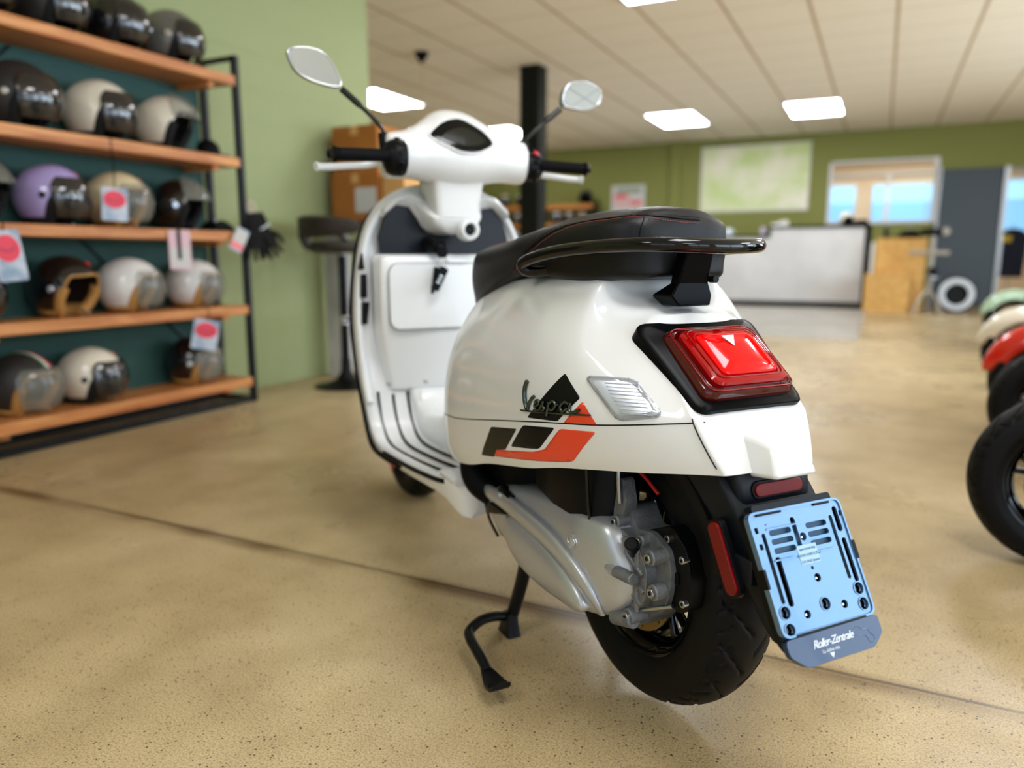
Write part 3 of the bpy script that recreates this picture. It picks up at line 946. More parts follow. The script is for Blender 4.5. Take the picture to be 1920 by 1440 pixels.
hl += [rrect(-0.0560, -0.086, 0.0095, 0.066, 0.0045), rrect(0.0725, -0.078, 0.0085, 0.062, 0.004), rrect(0.0725, -0.020, 0.009, 0.036, 0.004), rrect(-0.0105, -0.030, 0.0085, 0.050, 0.004)]
hl += [rrect(-0.078, -0.014, 0.006, 0.008, 0.001), rrect(-0.0775, -0.036, 0.006, 0.008, 0.001), rrect(0.081, -0.013, 0.004, 0.008, 0.001) ]
HOL = [(-0.071, -0.124), (-0.071, -0.146), (0.070, -0.118), (0.070, -0.139), (0.002, -0.126)]
for a, bq in HOL: hl.append(rrect(a, bq, 0.0165, 0.0165, 0.008))
SCR = [(0.000, -0.034), (0.003, -0.091), (-0.034, -0.133), (0.036, -0.133), (-0.001, -0.077)]
for a, bq in SCR[:4]: hl.append(rrect(a, bq, 0.0115, 0.0115, 0.0055))
hl.append(rrect(SCR[4][0], SCR[4][1], 0.005, 0.005, 0.0024))
hl = [h for h in hl]
face = extr('plate_face', rounded([(-0.086, 0.008), (0.084, 0.008), (0.084, -0.1535), (-0.084, -0.1535)], 0.012, 4), 0.0, 0.0035, 'plate', None, 'XY', holes=hl, bevel=0.0)
in_plate(face, ph)
rimf = extr('plate_rim', rounded([(-0.0885, 0.0105), (0.0865, 0.0105), (0.0865, -0.1560), (-0.0865, -0.1560)], 0.013, 4), -0.004, 0.0055, 'plate', None, 'XY', holes=[rounded([(-0.0855, 0.0075), (0.0835, 0.0075), (0.0835, -0.1530), (-0.0835, -0.1530)], 0.011, 4)])
in_plate(rimf, ph)
band = extr('dealer_band', rounded([(-0.085, -0.1575), (0.0865, -0.1565), (0.0865, -0.181), (0.064, -0.1965), (-0.060, -0.1965), (-0.085, -0.178)], 0.007, 4), -0.004, 0.005, 'plate_band', None, 'XY', bevel=0.0012)
in_plate(band, ph)
for a, bq, w_, h_ in ((-0.05, 0.0055, 0.045, 0.003), (0.05, 0.0055, 0.03, 0.003), (0.0, -0.1552, 0.13, 0.0028), (-0.0865, -0.078, 0.004, 0.026), (0.0862, -0.066, 0.005, 0.026)):
    in_plate(extr('slot_clip', rrect(a, bq, w_, h_, 0.001), -0.003, 0.0062, 'black', None, 'XY'), ph)
for a, bq in HOL:
    in_plate(extr('square_nut', rrect(a - 0.003, bq, 0.006, 0.006, 0.001), -0.004, -0.001, 'black_gloss', None, 'XY'), ph)
    in_plate(tube('nut_glint_edge', [(a + 0.0062 * cos(t * 0.3 - 0.9), bq + 0.0062 * sin(t * 0.3 - 0.9), 0.0) for t in range(7)], 0.0008, 'plate', None, seg=6), ph)
    in_plate(extr('clip_ring', rrect(a, bq, 0.019, 0.019, 0.0094, 6), 0.0034, 0.0046, 'plate', None, 'XY', holes=[rrect(a, bq, 0.0163, 0.0163, 0.008, 6)]), ph)
for a, bq in SCR[:4]:
    o = lathe('plate_screw', [(0.0001, 0.002), (0.0015, 0.0018), (0.0026, 0.0005), (0.003, -0.004)], 'chrome', None, (a - 0.001, bq, 0), 'Z', 16); in_plate(o, ph)
for a, bq, w_ in ((-0.045, -0.0085, 0.03), (-0.045, -0.0575, 0.036), (0.032, -0.0575, 0.036), (-0.032, -0.015, 0.06)):
    in_plate(extr('moulded_rib', rrect(a, bq, w_, 0.002, 0.001), 0.003, 0.005, 'plate', None, 'XY'), ph)
in_plate(extr('type_label', rrect(0.000, -0.058, 0.036, 0.026, 0.001), 0.0035, 0.0039, 'label', None, 'XY'), ph)
P3 = lambda a, bq, t: PO + PU * a + PV * bq + PN * t
for i, tx_ in enumerate(('sput-hood.dep', 'TEKNO PARTS LTD', 'CH-2563 Ipsach')):
    text('label_print', tx_, 'print_blue', ph, P3(0.0, -0.052 - i * 0.0085, 0.0041), PU, PV, 0.0052, 0.0001)
text('dealer_lettering', 'Roller-Zentrale', 'print_white', ph, P3(-0.006, -0.1765, 0.0053), PU, PV, 0.0145, 0.0003, shear=0.4, space=0.84)
text('dealer_slogan', 'La dolce vita', 'print_white', ph, P3(-0.014, -0.1845, 0.0053), PU, PV, 0.0062, 0.0001)
in_plate(extr('dealer_emblem', [(-0.018, -0.1865), (-0.010, -0.1865), (-0.014, -0.193)], 0.0050, 0.0054, 'print_white', None, 'XY', holes=[[(-0.0148, -0.1875), (-0.0132, -0.1875), (-0.014, -0.190)]]), ph)
for pts in ([(0.030, -0.172), (0.036, -0.166), (0.044, -0.165), (0.050, -0.170), (0.060, -0.172), (0.064, -0.180)], [(0.024, -0.180), (0.034, -0.176), (0.048, -0.177), (0.056, -0.182)]):
    o = tube('scooter_outline_print', [(a, bq, 0.0053) for a, bq in pts], 0.0003, 'plate', None, seg=5); in_plate(o, ph)
o = tube('scooter_outline_print', [(0.062 + 0.006 * cos(i * pi / 6), -0.184 + 0.006 * sin(i * pi / 6), 0.0053) for i in range(12)], 0.0003, 'plate', None, seg=5, closed=True); in_plate(o, ph)

# wheels ---------------------------------------------------------------------
m = M['tyre'] = mat('tyre_rubber', (6, 6, 7), 0.55, spec=0.22)


def groove(a, y):
    u = (a * 20 / (2 * pi) + abs(y) * 17.0 + (0.5 if y < 0 else 0)) % 1.0
    v = (a * 40 / (2 * pi) - abs(y) * 22.0) % 1.0
    g_ = 0.0
    if 0.006 < abs(y) < 0.054: g_ = max(g_, 1 - abs(u - 0.5) / 0.075)
    if 0.038 < abs(y) < 0.058: g_ = max(g_, 1 - abs(v - 0.5) / 0.10)
    return max(0.0, min(1.0, g_ * 2.2))


def tyre_mesh(name, prof, par, seg=400):
    P = crv([(r, h, 0) for r, h in prof], 5, True)
    rings = []
    for i in range(seg):
        a = 2 * pi * i / seg
        rg = []
        for q in P:
            r = q.x - (0.0042 * groove(a, q.y) if q.x > 0.212 else 0)
            rg.append((r * cos(a), q.y, r * sin(a)))
        rings.append(rg)
    V = [p for rg in rings for p in rg]
    return mk(name, V, grid_faces(seg, len(P), True, True), 'tyre', par, angle=50)


def wheel(name, c, R, hw, par, disc_side=1, colr='black_gloss', tyre='tyre'):
    """tyre, rim with five split spokes, hub, brake disc; local origin at the axle"""
    t = bpy.data.objects.new(name, None); COL.objects.link(t); t.parent = par; t.location = c
    k = R - 0.243
    pf = [(0.150, 0.72 * hw), (0.156, 0.80 * hw), (0.166, 0.90 * hw), (0.184, 1.0 * hw), (0.204, 0.985 * hw), (0.220, 0.90 * hw), (0.231, 0.70 * hw), (0.2385, 0.42 * hw), (0.2425, 0.15 * hw)]
    pf = [(r + (k if r > 0.17 else 0), h) for r, h in pf]
    pf = pf + [(r, -h) for r, h in pf[::-1]] + [(0.146, -0.70 * hw), (0.146, 0.70 * hw)]
    tyre_mesh('tyre', pf, t)
    rp = [(0.154, 0.78 * hw), (0.158, 0.80 * hw), (0.158, 0.72 * hw), (0.148, 0.66 * hw), (0.138, 0.5 * hw), (0.134, 0.2 * hw), (0.134, -0.5 * hw), (0.148, -0.7 * hw), (0.158, -0.72 * hw), (0.158, -0.80 * hw), (0.152, -0.78 * hw), (0.128, -0.5 * hw), (0.127, 0.3 * hw), (0.134, 0.56 * hw), (0.144, 0.7 * hw)]
    rm_ = lathe('rim', rp, colr, t, seg=64, closed=True, angle=50)
    for i in range(5):
        a0 = 2 * pi * i / 5 + 0.3
        for da in (-0.16, 0.16):
            tube('spoke', [(0.035 * cos(a0), 0, 0.035 * sin(a0)), (0.08 * cos(a0 + da * 0.6), 0.006, 0.08 * sin(a0 + da * 0.6)), (0.132 * cos(a0 + da), 0.008, 0.132 * sin(a0 + da))], 0.0085, colr, t, seg=8, n=3)
    lathe('hub', [(0.001, 0.8 * hw), (0.022, 0.8 * hw), (0.03, 0.5 * hw), (0.045, 0.2 * hw), (0.045, -0.3 * hw), (0.028, -0.6 * hw), (0.001, -0.6 * hw)], colr, t, seg=32)
    y = disc_side * 0.80 * hw
    hol = [rrect((0.092 + 0.010 * (i % 2)) * cos(i * pi / 12), (0.092 + 0.010 * (i % 2)) * sin(i * pi / 12), 0.006, 0.006, 0.0029, 2) for i in range(24)]
    hol.append([(0.07 * cos(-i * pi / 16), 0.07 * sin(-i * pi / 16)) for i in range(32)])
    extr('brake_disc', [(0.11 * cos(i * pi / 32), 0.11 * sin(i * pi / 32)) for i in range(64)], y - 0.0022, y + 0.0022, 'bronze', t, 'XZ', holes=hol)
    lathe('disc_carrier', [(0.02, y - 0.006), (0.074, y - 0.004), (0.074, y + 0.002), (0.03, y + 0.004)], 'black', t, seg=32)
    return t


rw = wheel('rear_wheel', (0, 0, 0.243), 0.243, 0.066, sc)
fw = wheel('front_wheel', (1.375, 0, 0.232), 0.235, 0.060, sc)

# brake caliper, drive unit -----------------------------------------------------
cal = extr('brake_caliper', rounded([(-0.085, 0.345), (-0.150, 0.372), (-0.188, 0.345), (-0.200, 0.300), (-0.196, 0.250), (-0.168, 0.236), (-0.135, 0.262), (-0.125, 0.30), (-0.100, 0.315)], 0.012), 0.058, 0.094, 'black', sc, bevel=0.004)
for x, z in ((-0.186, 0.330), (-0.190, 0.262), (-0.150, 0.352)):
    cyl('caliper_bolt', (x, 0.09, z), (x, 0.103, z), 0.0062, 'steel', cal, 16, bevel=0.001)
    cyl('bolt_socket', (x, 0.1032, z), (x, 0.1036, z), 0.003, 'black', cal, 6)
slab('caliper_mark', -0.166, 0.293, 0.014, 0.018, 0.003, (0, 0.0945, 0), (1, 0, 0), (0, 0, 1), -0.002, 0.0, 'black', cal)
mk_ = extr('caliper_badge', rrect(-0.166, 0.293, 0.013, 0.017, 0.003), 0.0942, 0.0952, 'print_white', cal, 'XZ', holes=[[(-0.170, 0.297), (-0.166, 0.293), (-0.162, 0.297), (-0.162, 0.292), (-0.166, 0.287), (-0.170, 0.292)]])
tube('brake_pipe', [(-0.165, 0.10, 0.248), (-0.13, 0.115, 0.232), (-0.10, 0.118, 0.218), (-0.06, 0.112, 0.205), (-0.03, 0.10, 0.205)], 0.0035, 'steel', sc, seg=10)

OUT = [(0.418, 0.262), (0.410, 0.285), (0.375, 0.307), (0.29, 0.331), (0.19, 0.346), (0.08, 0.352), (0.0, 0.355), (-0.048, 0.350), (-0.073, 0.316), (-0.096, 0.284), (-0.100, 0.244), (-0.082, 0.211), (-0.033, 0.182), (0.024, 0.171), (0.127, 0.163), (0.229, 0.170), (0.326, 0.201), (0.400, 0.232)]
OUT = [(p_.x, p_.y) for p_ in crv([(x, z, 0) for x, z in OUT], 4, True)]


def med(x, z):                                     # medial line of the drive cover
    t = max(0, min(1, (x + 0.01) / 0.33))
    return (-0.01 + 0.33 * t, 0.262 + 0.006 * t)


lv = [(0.0, 0.06), (0.0, 0.128), (0.02, 0.142), (0.06, 0.152), (0.14, 0.159), (0.3, 0.164), (0.6, 0.168), (0.98, 0.169)]
R_ = []
for t, y in lv:
    rg = []
    for x, z in OUT:
        mx, mz = med(x, z)
        q = (x + (mx - x) * t, z + (mz - z) * t)
        side = 0.022 * max(0.0, (0.02 - q[0]) / 0.12) if y > 0.1 else 0
        rg.append((q[0], y - side, q[1]))
    R_.append(rg)
cvr = loft('drive_cover', R_, 'silver', sc, caps=True, angle=60)
# shoulder beam running down the cover and the scooped lower panel
RID = [(0.402, 0.163, 0.291), (0.36, 0.168, 0.296), (0.27, 0.172, 0.298), (0.17, 0.174, 0.292), (0.08, 0.173, 0.278), (0.01, 0.168, 0.250), (-0.03, 0.158, 0.215), (-0.035, 0.145, 0.190)]
tube('cover_beam', RID, lambda u: 0.013 + 0.007 * sin(pi * min(1, u * 1.2)) if u < 0.85 else 0.010, 'silver', cvr, seg=18, up=(0, 1, 0), flat=0.55)
BW = [(0.290, 0.272), (0.225, 0.272), (0.14, 0.262), (0.065, 0.246), (0.010, 0.222), (-0.012, 0.196), (0.005, 0.180), (0.06, 0.1755), (0.14, 0.173), (0.22, 0.182), (0.275, 0.204), (0.300, 0.236)]
BW = [(p_.x, p_.y) for p_ in crv([(x, z, 0) for x, z in BW], 4, True)]
rg = []
for t, y in ((0.0, 0.150), (0.0, 0.164), (0.03, 0.1695), (0.10, 0.173), (0.3, 0.177), (0.6, 0.180), (0.97, 0.181)):
    rg.append([(x + (max(0.08, min(0.22, x)) - x) * t, y, z + (0.222 - z) * t) for x, z in BW])
loft('cover_bowl', rg, 'silver', cvr, angle=70)
CD = ((0, 0.25, 0), (1, 0, 0), (0, 0, 1), (0, -1, 0))
decal('cover_vent', rounded([(0.3811, 0.2507), (0.3560, 0.2790), (0.2707, 0.2771)], 0.004), cvr, 'stk_black', cvr, *CD, off=0.011, thick=0.010)
decal('engine_plate_label', rounded([(0.3190, 0.3105), (0.3060, 0.3205), (0.2570, 0.3160), (0.2728, 0.3030)], 0.002), cvr, 'stk_black', cvr, *CD, off=0.0135, thick=0.012, step=0.02)
text('engine_lettering', 'hpe', 'print_white', cvr, (0.293, 0.1795, 0.3085), (-0.99, 0.0, -0.10), (0.3, -0.30, 1), 0.013, 0.0002, shear=0.2)
for j in range(4): tube('cooling_fin', [(0.425 - 0.0, 0.12 + 0.012 * j, 0.255), (0.40, 0.12 + 0.012 * j, 0.222), (0.36, 0.12 + 0.012 * j, 0.200)], 0.003, 'metal_black', cvr, seg=6)
cyl('cover_boss', (-0.075, 0.146, 0.281), (-0.117, 0.140, 0.281), 0.010, 'cast', cvr, 20, bevel=0.002)
lathe('cover_boss_tip', [(0.010, 0.0), (0.0095, 0.012), (0.007, 0.026), (0.001, 0.036)], 'silver', cvr, (-0.078, 0.146, 0.281), 'X', 20)

gb = extr('gearbox', rounded([(0.02, 0.36), (-0.05, 0.378), (-0.075, 0.345), (-0.115, 0.352), (-0.155, 0.335), (-0.166, 0.30), (-0.160, 0.262), (-0.150, 0.235), (-0.11, 0.205), (-0.095, 0.185), (-0.04, 0.180), (0.03, 0.20)], 0.01), 0.05, 0.104, 'cast', sc, bevel=0.006)
extr('gearbox_cover', rounded([(-0.05, 0.345), (-0.10, 0.332), (-0.128, 0.30), (-0.128, 0.25), (-0.10, 0.215), (-0.06, 0.205), (-0.02, 0.25), (-0.02, 0.31)], 0.012), 0.10, 0.124, 'cast', gb, bevel=0.005)
for x, z, r_, y1 in ((-0.140, 0.322, 0.013, 0.128), (-0.147, 0.268, 0.013, 0.126), (-0.095, 0.208, 0.014, 0.136), (-0.045, 0.352, 0.011, 0.128), (-0.100, 0.335, 0.010, 0.118)):
    cyl('casting_boss', (x, 0.08, z), (x, y1, z), r_, 'cast', gb, 20, bevel=0.002)
    cyl('casting_bolt', (x, y1, z), (x, y1 + 0.005, z), r_ * 0.62, 'steel', gb, 16, bevel=0.001)
    cyl('bolt_socket', (x, y1 + 0.0052, z), (x, y1 + 0.0056, z), r_ * 0.3, 'black', gb, 6)
for x0, z0, x1, z1 in ((-0.05, 0.32, -0.12, 0.285), (-0.052, 0.29, -0.124, 0.258), (-0.055, 0.26, -0.118, 0.235), (-0.075, 0.335, -0.078, 0.215), (-0.105, 0.325, -0.105, 0.22)):
    tube('casting_rib', [(x0, 0.124, z0), (x1, 0.124, z1)], 0.005, 'cast', gb, seg=8)
cyl('breather_cap', (-0.085, 0.112, 0.308), (-0.108, 0.140, 0.338), 0.011, 'black', gb, 18, bevel=0.002)
cyl('lower_lug', (-0.055, 0.132, 0.192), (-0.105, 0.128, 0.205), 0.014, 'cast', gb, 20, bevel=0.002)
cyl('lug_hole', (-0.050, 0.133, 0.1905), (-0.0545, 0.132, 0.1918), 0.007, 'black', gb, 16)
text('casting_lettering', 'MELAIGE', 'cast', gb, (-0.085, 0.1245, 0.228), (-1, 0, 0.0), (0, 0, 1), 0.010, 0.0006)
# suspension lug, air box, hose, wiring
extr('damper_lug', rounded([(-0.045, 0.34), (-0.062, 0.385), (-0.050, 0.425), (-0.038, 0.425), (-0.030, 0.38), (-0.02, 0.345)], 0.006), 0.095, 0.118, 'cast', sc, bevel=0.003)
tube('damper_rod', [(-0.050, 0.122, 0.385), (-0.048, 0.124, 0.43), (-0.043, 0.120, 0.46)], 0.004, 'steel', sc, seg=8)
AB = []
for x, zb_, zt_, y1 in ((0.22, 0.37, 0.45, 0.12), (0.20, 0.345, 0.46, 0.150), (0.12, 0.33, 0.465, 0.158), (0.05, 0.318, 0.465, 0.160), (0.0, 0.322, 0.465, 0.150), (-0.025, 0.345, 0.465, 0.125), (-0.032, 0.37, 0.46, 0.105)):
    AB.append([(x, y, z) for y, z in rounded([(0.07, zb_), (y1, zb_), (y1 - 0.012, zt_ - 0.008), (0.07, zt_ - 0.008)], 0.022, 4)])
loft('air_box', AB, 'black', sc, angle=60)
tube('air_box_seam', [(0.0, 0.157, 0.462), (0.0, 0.154, 0.40), (0.0, 0.149, 0.345)], 0.003, 'black_gloss', sc, seg=8)
for j in range(2): tube('hose_clip', [(0.026 + 0.012 * cos(a * pi / 4), 0.166 + 0.004 * j, 0.302 + 0.008 * sin(a * pi / 4)) for a in range(8)], 0.0016, 'chrome', sc, seg=8, closed=True)
cyl('drain_plug', (0.026, 0.164, 0.315), (0.024, 0.168, 0.290), 0.008, 'lens_clear', sc, 16, bevel=0.002)
tube('red_cable', [(0.04, 0.10, 0.445), (-0.02, 0.098, 0.446), (-0.07, 0.094, 0.436), (-0.11, 0.09, 0.412)], 0.003, 'red_wire', sc, seg=8)
# engine block, inlet trunk and inner arch: dark masses between cowl, wheel and floorboard
EB = []
for x, y1, zb_, zt_ in ((0.56, 0.06, 0.30, 0.40), (0.53, 0.11, 0.27, 0.43), (0.45, 0.135, 0.24, 0.455), (0.36, 0.14, 0.21, 0.46), (0.28, 0.135, 0.21, 0.46), (0.24, 0.10, 0.24, 0.45)):
    EB.append([(x, y, z) for y, z in rounded([(-y1, zb_), (y1, zb_), (y1 * 1.08, zt_), (-y1 * 1.08, zt_)], 0.03, 4)])
loft('engine_block', EB, 'black_matte', sc, angle=60)
loft('inner_arch', [[(x, y, z) for y, z in ((0.170, 0.45), (0.12, 0.50), (-0.12, 0.50), (-0.170, 0.45))] for x in (0.50, 0.3, 0.1, 0.0)] + [[(-0.10, y, z) for y, z in ((0.13, 0.468), (0.1, 0.50), (-0.1, 0.50), (-0.13, 0.468))], [(-0.19, y, z) for y, z in ((0.10, 0.478), (0.06, 0.50), (-0.06, 0.50), (-0.10, 0.478))]], 'black_matte', sc, closed=False, solid=0.004)
tube('inlet_hose', [(0.44, 0.15, 0.41), (0.46, 0.168, 0.35), (0.44, 0.165, 0.30), (0.38, 0.13, 0.27)], 0.030, 'rubber', sc, seg=16)
tube('shock_absorber', [(-0.02, 0.112, 0.30), (0.02, 0.105, 0.44)], 0.016, 'black', sc, seg=14)
ex = lathe('silencer', [(0.001, -0.0), (0.05, 0.0), (0.06, 0.02), (0.064, 0.10), (0.064, 0.30), (0.055, 0.36), (0.03, 0.38), (0.001, 0.38)], 'black', sc, (-0.15, -0.165, 0.27), 'X', 28)
tube('exhaust_pipe', [(0.22, -0.16, 0.26), (0.30, -0.13, 0.20), (0.38, -0.05, 0.19), (0.42, 0.0, 0.24)], 0.02, 'steel', sc, seg=12)
cyl('swing_joint', (0.505, 0.10, 0.262), (0.505, 0.175, 0.262), 0.030, 'steel', sc, 28, bevel=0.003)
cyl('joint_cap', (0.505, 0.176, 0.262), (0.505, 0.180, 0.262), 0.020, 'black', sc, 24)

# centre stand ------------------------------------------------------------------
cs = tube('centre_stand', [(0.30, -0.13, 0.17), (0.30, 0.13, 0.17)], 0.014, 'metal_black', sc, seg=12)
for s in (1, -1):
    tube('stand_leg', [(0.300, 0.115 * s, 0.17), (0.318, 0.122 * s, 0.10), (0.338, 0.132 * s, 0.03), (0.345, 0.138 * s, 0.004)], lambda u: 0.015 - 0.002 * u, 'metal_black', cs, seg=12)
    loft('stand_foot', [rr4(0.375, 0.318, 0.016, -0.0195, 0.006), rr4(0.366, 0.322, 0.014, 0.0, 0.006), rr4(0.356, 0.326, 0.012, 0.03, 0.006)], 'metal_black', cs).location = (0, 0.138 * s, 0)
tube('stand_tang', [(0.345, 0.140, 0.020), (0.338, 0.180, 0.030), (0.325, 0.215, 0.034), (0.295, 0.252, 0.034), (0.270, 0.262, 0.032), (0.240, 0.265, 0.028), (0.19, 0.268, 0.020), (0.165, 0.270, 0.014)], 0.0105, 'metal_black', cs, seg=14)
loft('tang_pad', [[(x, 0.270 + y, z0 + z) for y, z in rounded([(-w_, -0.005), (w_, -0.005), (w_, 0.005), (-w_, 0.005)], 0.003, 2)] for x, w_, z0 in ((0.180, 0.009, 0.016), (0.160, 0.015, 0.011), (0.135, 0.021, 0.006), (0.112, 0.021, 0.010), (0.104, 0.019, 0.017))], 'metal_black', cs, angle=50)
tube('stand_spring', [(0.30, 0.07, 0.15), (0.36, 0.07, 0.19), (0.42, 0.07, 0.22)], 0.006, 'steel', cs, seg=8)

# floorboard and leg shield ------------------------------------------------------
FB = [(0.500, 0.292, 0.185), (0.54, 0.290, 0.208), (0.62, 0.288, 0.226), (0.75, 0.287, 0.240), (0.86, 0.287, 0.248), (0.925, 0.292, 0.252), (0.965, 0.310, 0.255), (0.995, 0.345, 0.258), (1.018, 0.40, 0.261), (1.038, 0.47, 0.266), (1.052, 0.56, 0.270), (1.062, 0.65, 0.270), (1.070, 0.75, 0.260), (1.074, 0.85, 0.240), (1.076, 0.92, 0.206), (1.077, 0.958, 0.165), (1.078, 0.980, 0.115), (1.078, 0.990, 0.06)]
FBc = crv([(x, h, z) for x, z, h in FB], 4)
rows = []
for i, q in enumerate(FBc):
    up = max(0.0, min(1.0, (q.z - 0.33) / 0.2))
    row = []
    for j in range(21):
        s = j / 10 - 1
        row.append((q.x - 0.020 * up * max(0, abs(s) - 0.82) / 0.18 - 0.0, s * q.y, q.z + (1 - up) * 0.008 * max(0, abs(s) - 0.85) / 0.15))
    rows.append(row)
shield = loft('leg_shield', rows, 'paint_in', sc, closed=False, solid=0.022, off=1, angle=70)
# black edging in front of the rim and white rim bead
tube('shield_edging', [(x + 0.026 + 0.0, h + 0.004, z - (0.018 if z < 0.33 else 0)) for x, z, h in FB[3:]] + [(1.104, 0.0, 0.998)] + [(x + 0.026, -h - 0.004, z - (0.018 if z < 0.33 else 0)) for x, z, h in FB[3:][::-1]], 0.0085, 'black', sc, seg=8, n=5)
tube('shield_rim', [(x - 0.016, h - 0.006, z) for x, z, h in FB[8:]] + [(1.062, 0.0, 0.992)] + [(x - 0.016, -h + 0.006, z) for x, z, h in FB[8:][::-1]], 0.0105, 'paint_in', sc, seg=12, n=5)
tube('floorboard_edging', [(0.52, 0.200, 0.285), (0.56, 0.220, 0.283), (0.70, 0.240, 0.281), (0.88, 0.254, 0.281)], 0.006, 'black', sc, seg=8)
# rubber strips on floor and toe board
for k, (y0, xa, zt_, dxf) in enumerate(((0.222, 0.60, 0.425, 0.0), (0.178, 0.60, 0.415, 0.0), (0.134, 0.62, 0.42, 0.0))):
    for s in (1, -1):
        tube('rubber_strip', [(xa, (y0 - 0.03) * s, 0.291), (0.72, (y0 - 0.012) * s, 0.290), (0.86, y0 * s, 0.290), (0.930, y0 * s, 0.296), (0.974, y0 * s, 0.316), (1.000, (y0 + 0.002) * s, 0.352), (1.016, (y0 + 0.003) * s, zt_ - 0.02), (1.020, (y0 + 0.003) * s, zt_)], 0.0042, 'rubber', sc, seg=8)
# side sill with the white rear flare
SI = []
for x, yo, zb_, zt_ in ((0.462, 0.168, 0.232, 0.290), (0.466, 0.186, 0.206, 0.300), (0.480, 0.200, 0.208, 0.304), (0.505, 0.210, 0.220, 0.303), (0.54, 0.216, 0.234, 0.294), (0.60, 0.222, 0.242, 0.280), (0.75, 0.238, 0.244, 0.278), (0.90, 0.247, 0.246, 0.278), (0.99, 0.244, 0.258, 0.30)):
    SI.append([(x, y, z) for y, z in rounded([(yo - 0.055, zb_ + 0.012), (yo - 0.012, zb_), (yo, zt_ - 0.008), (yo - 0.01, zt_), (yo - 0.055, zt_ - 0.004)], 0.008, 3)])
for s in (1, -1):
    loft('floor_sill', [[(x, y * s, z) for x, y, z in r] for r in SI], 'paint', sc, angle=60)
    loft('foot_peg', [[(x, y * s, z) for y, z in rounded([(0.155, 0.290), (0.214, 0.291), (0.216, 0.306), (0.155, 0.306)], 0.006, 3)] for x in (0.462, 0.48, 0.53, 0.56)], 'paint', sc, bevel=0.004)
    tube('under_tube', [(0.50, 0.10 * s, 0.235), (0.75, 0.13 * s, 0.225), (0.95, 0.10 * s, 0.235)], 0.014, 'metal_black', sc, seg=10)
bx('under_tray', (0.50, 0.99), (-0.18, 0.18), (0.245, 0.272), 'black', sc, bevel=0.006)
# central tunnel rising to the saddle
TU = []
for x, zt_, hw_ in ((0.60, 0.62, 0.10), (0.66, 0.56, 0.095), (0.72, 0.485, 0.092), (0.80, 0.41, 0.092), (0.88, 0.365, 0.098), (0.96, 0.36, 0.11), (1.01, 0.42, 0.12), (1.03, 0.50, 0.13)):
    TU.append([(x, y, z) for y, z in rounded([(hw_ + 0.018, 0.275), (hw_, zt_), (-hw_, zt_), (-hw_ - 0.018, 0.275)], 0.03, 4)])
loft('centre_tunnel', TU, 'paint_in', sc, angle=70)
for y, x, z in ((0.20, 1.0, 0.448), (0.10, 0.97, 0.452)): cyl('trim_screw', (x + 0.01, y, z), (x - 0.012, y, z), 0.004, 'steel', sc, 12)
# inner panel with the glove compartment
GP = []
for z, xr, hw_ in ((0.43, 1.016, 0.190), (0.50, 1.004, 0.200), (0.57, 0.990, 0.212), (0.60, 0.983, 0.216), (0.795, 0.982, 0.214), (0.806, 0.988, 0.211), (0.812, 1.010, 0.205)):
    GP.append([(x, y, z) for x, y in rounded([(1.06, hw_ + 0.008), (xr, hw_), (xr - 0.010, 0.0), (xr, -hw_), (1.06, -hw_ - 0.008)], 0.016, 3)])
gp = loft('inner_panel', GP, 'paint_in', sc, angle=50)
gd = extr('glove_box_door', rrect(0, 0.694, 0.392, 0.178, 0.026, 5), 0.9665, 0.985, 'paint_in', gp, 'YZ', bevel=0.003)
tube('door_gap', [(0.9695, y, z) for y, z in rrect(0, 0.694, 0.398, 0.184, 0.028, 5)], 0.0013, 'cast', gp, seg=6, closed=True, smooth_path=False)
bx('glove_box_latch', (0.962, 0.985), (-0.03, 0.03), (0.786, 0.800), 'paint_in', gp, bevel=0.003)
UP = [(0.196, 0.815), (0.200, 0.86), (0.184, 0.91), (0.155, 0.945), (0.115, 0.963), (0.05, 0.970)]
extr('dark_upper_panel', UP + [(-y, z) for y, z in UP[::-1]], 1.045, 1.062, 'navy_panel', sc, 'YZ')
# side vents of the shield
for s in (1, -1):
    for (za, zb_, wa, wb) in ((0.770, 0.815, 0.014, 0.004), (0.692, 0.758, 0.019, 0.016), (0.618, 0.680, 0.017, 0.021)):
        yc = 0.258
        pl = rounded([(s * (yc - wa + 0.004), za), (s * (yc + 0.004), za), (s * (yc - (0.006 if zb_ > 0.8 else 0)), zb_), (s * (yc - wb - (0.002 if zb_ > 0.8 else 0)), zb_)], 0.003, 2)
        extr('shield_vent', pl, 1.030, 1.056, 'stk_black', sc, 'YZ')
# lower neck with the lock boss
LN = []
for z, xr, w_ in ((0.868, 0.965, 0.020), (0.876, 0.952, 0.046), (0.892, 0.942, 0.062), (0.910, 0.938, 0.072), (0.918, 0.950, 0.078), (0.940, 0.985, 0.090), (0.958, 1.010, 0.100), (0.966, 1.02, 0.096)):
    LN.append([(x, y, z) for x, y in rounded([(1.085, w_ + 0.016), (xr, w_), (xr, -w_), (1.085, -w_ - 0.016)], 0.022, 5)])
loft('steering_column_cover', LN, 'paint_in', sc, angle=60)
for s in (1, -1):
    loft('shield_shoulder', [[(x, s * y, z) for x, z in ((1.07, zt_), (1.02, zt_ + 0.004), (1.01, zt_ - 0.012), (1.03, zb_), (1.07, zb_))] for y, zt_, zb_ in ((0.08, 0.972, 0.905), (0.11, 0.985, 0.945), (0.15, 0.972, 0.950), (0.19, 0.938, 0.916))], 'paint_in', sc, angle=60)
lk = lathe('lock_boss', [(0.030, 0.03), (0.030, 0.0), (0.027, -0.010), (0.019, -0.012), (0.0165, -0.006), (0.0165, 0.012), (0.001, 0.012)], 'paint_in', sc, (0.930, -0.028, 0.878), 'X', 28)
lathe('lock_barrel', [(0.0160, 0.004), (0.012, -0.002), (0.001, -0.002)], 'black', lk, (0.930, -0.028, 0.878), 'X', 20)
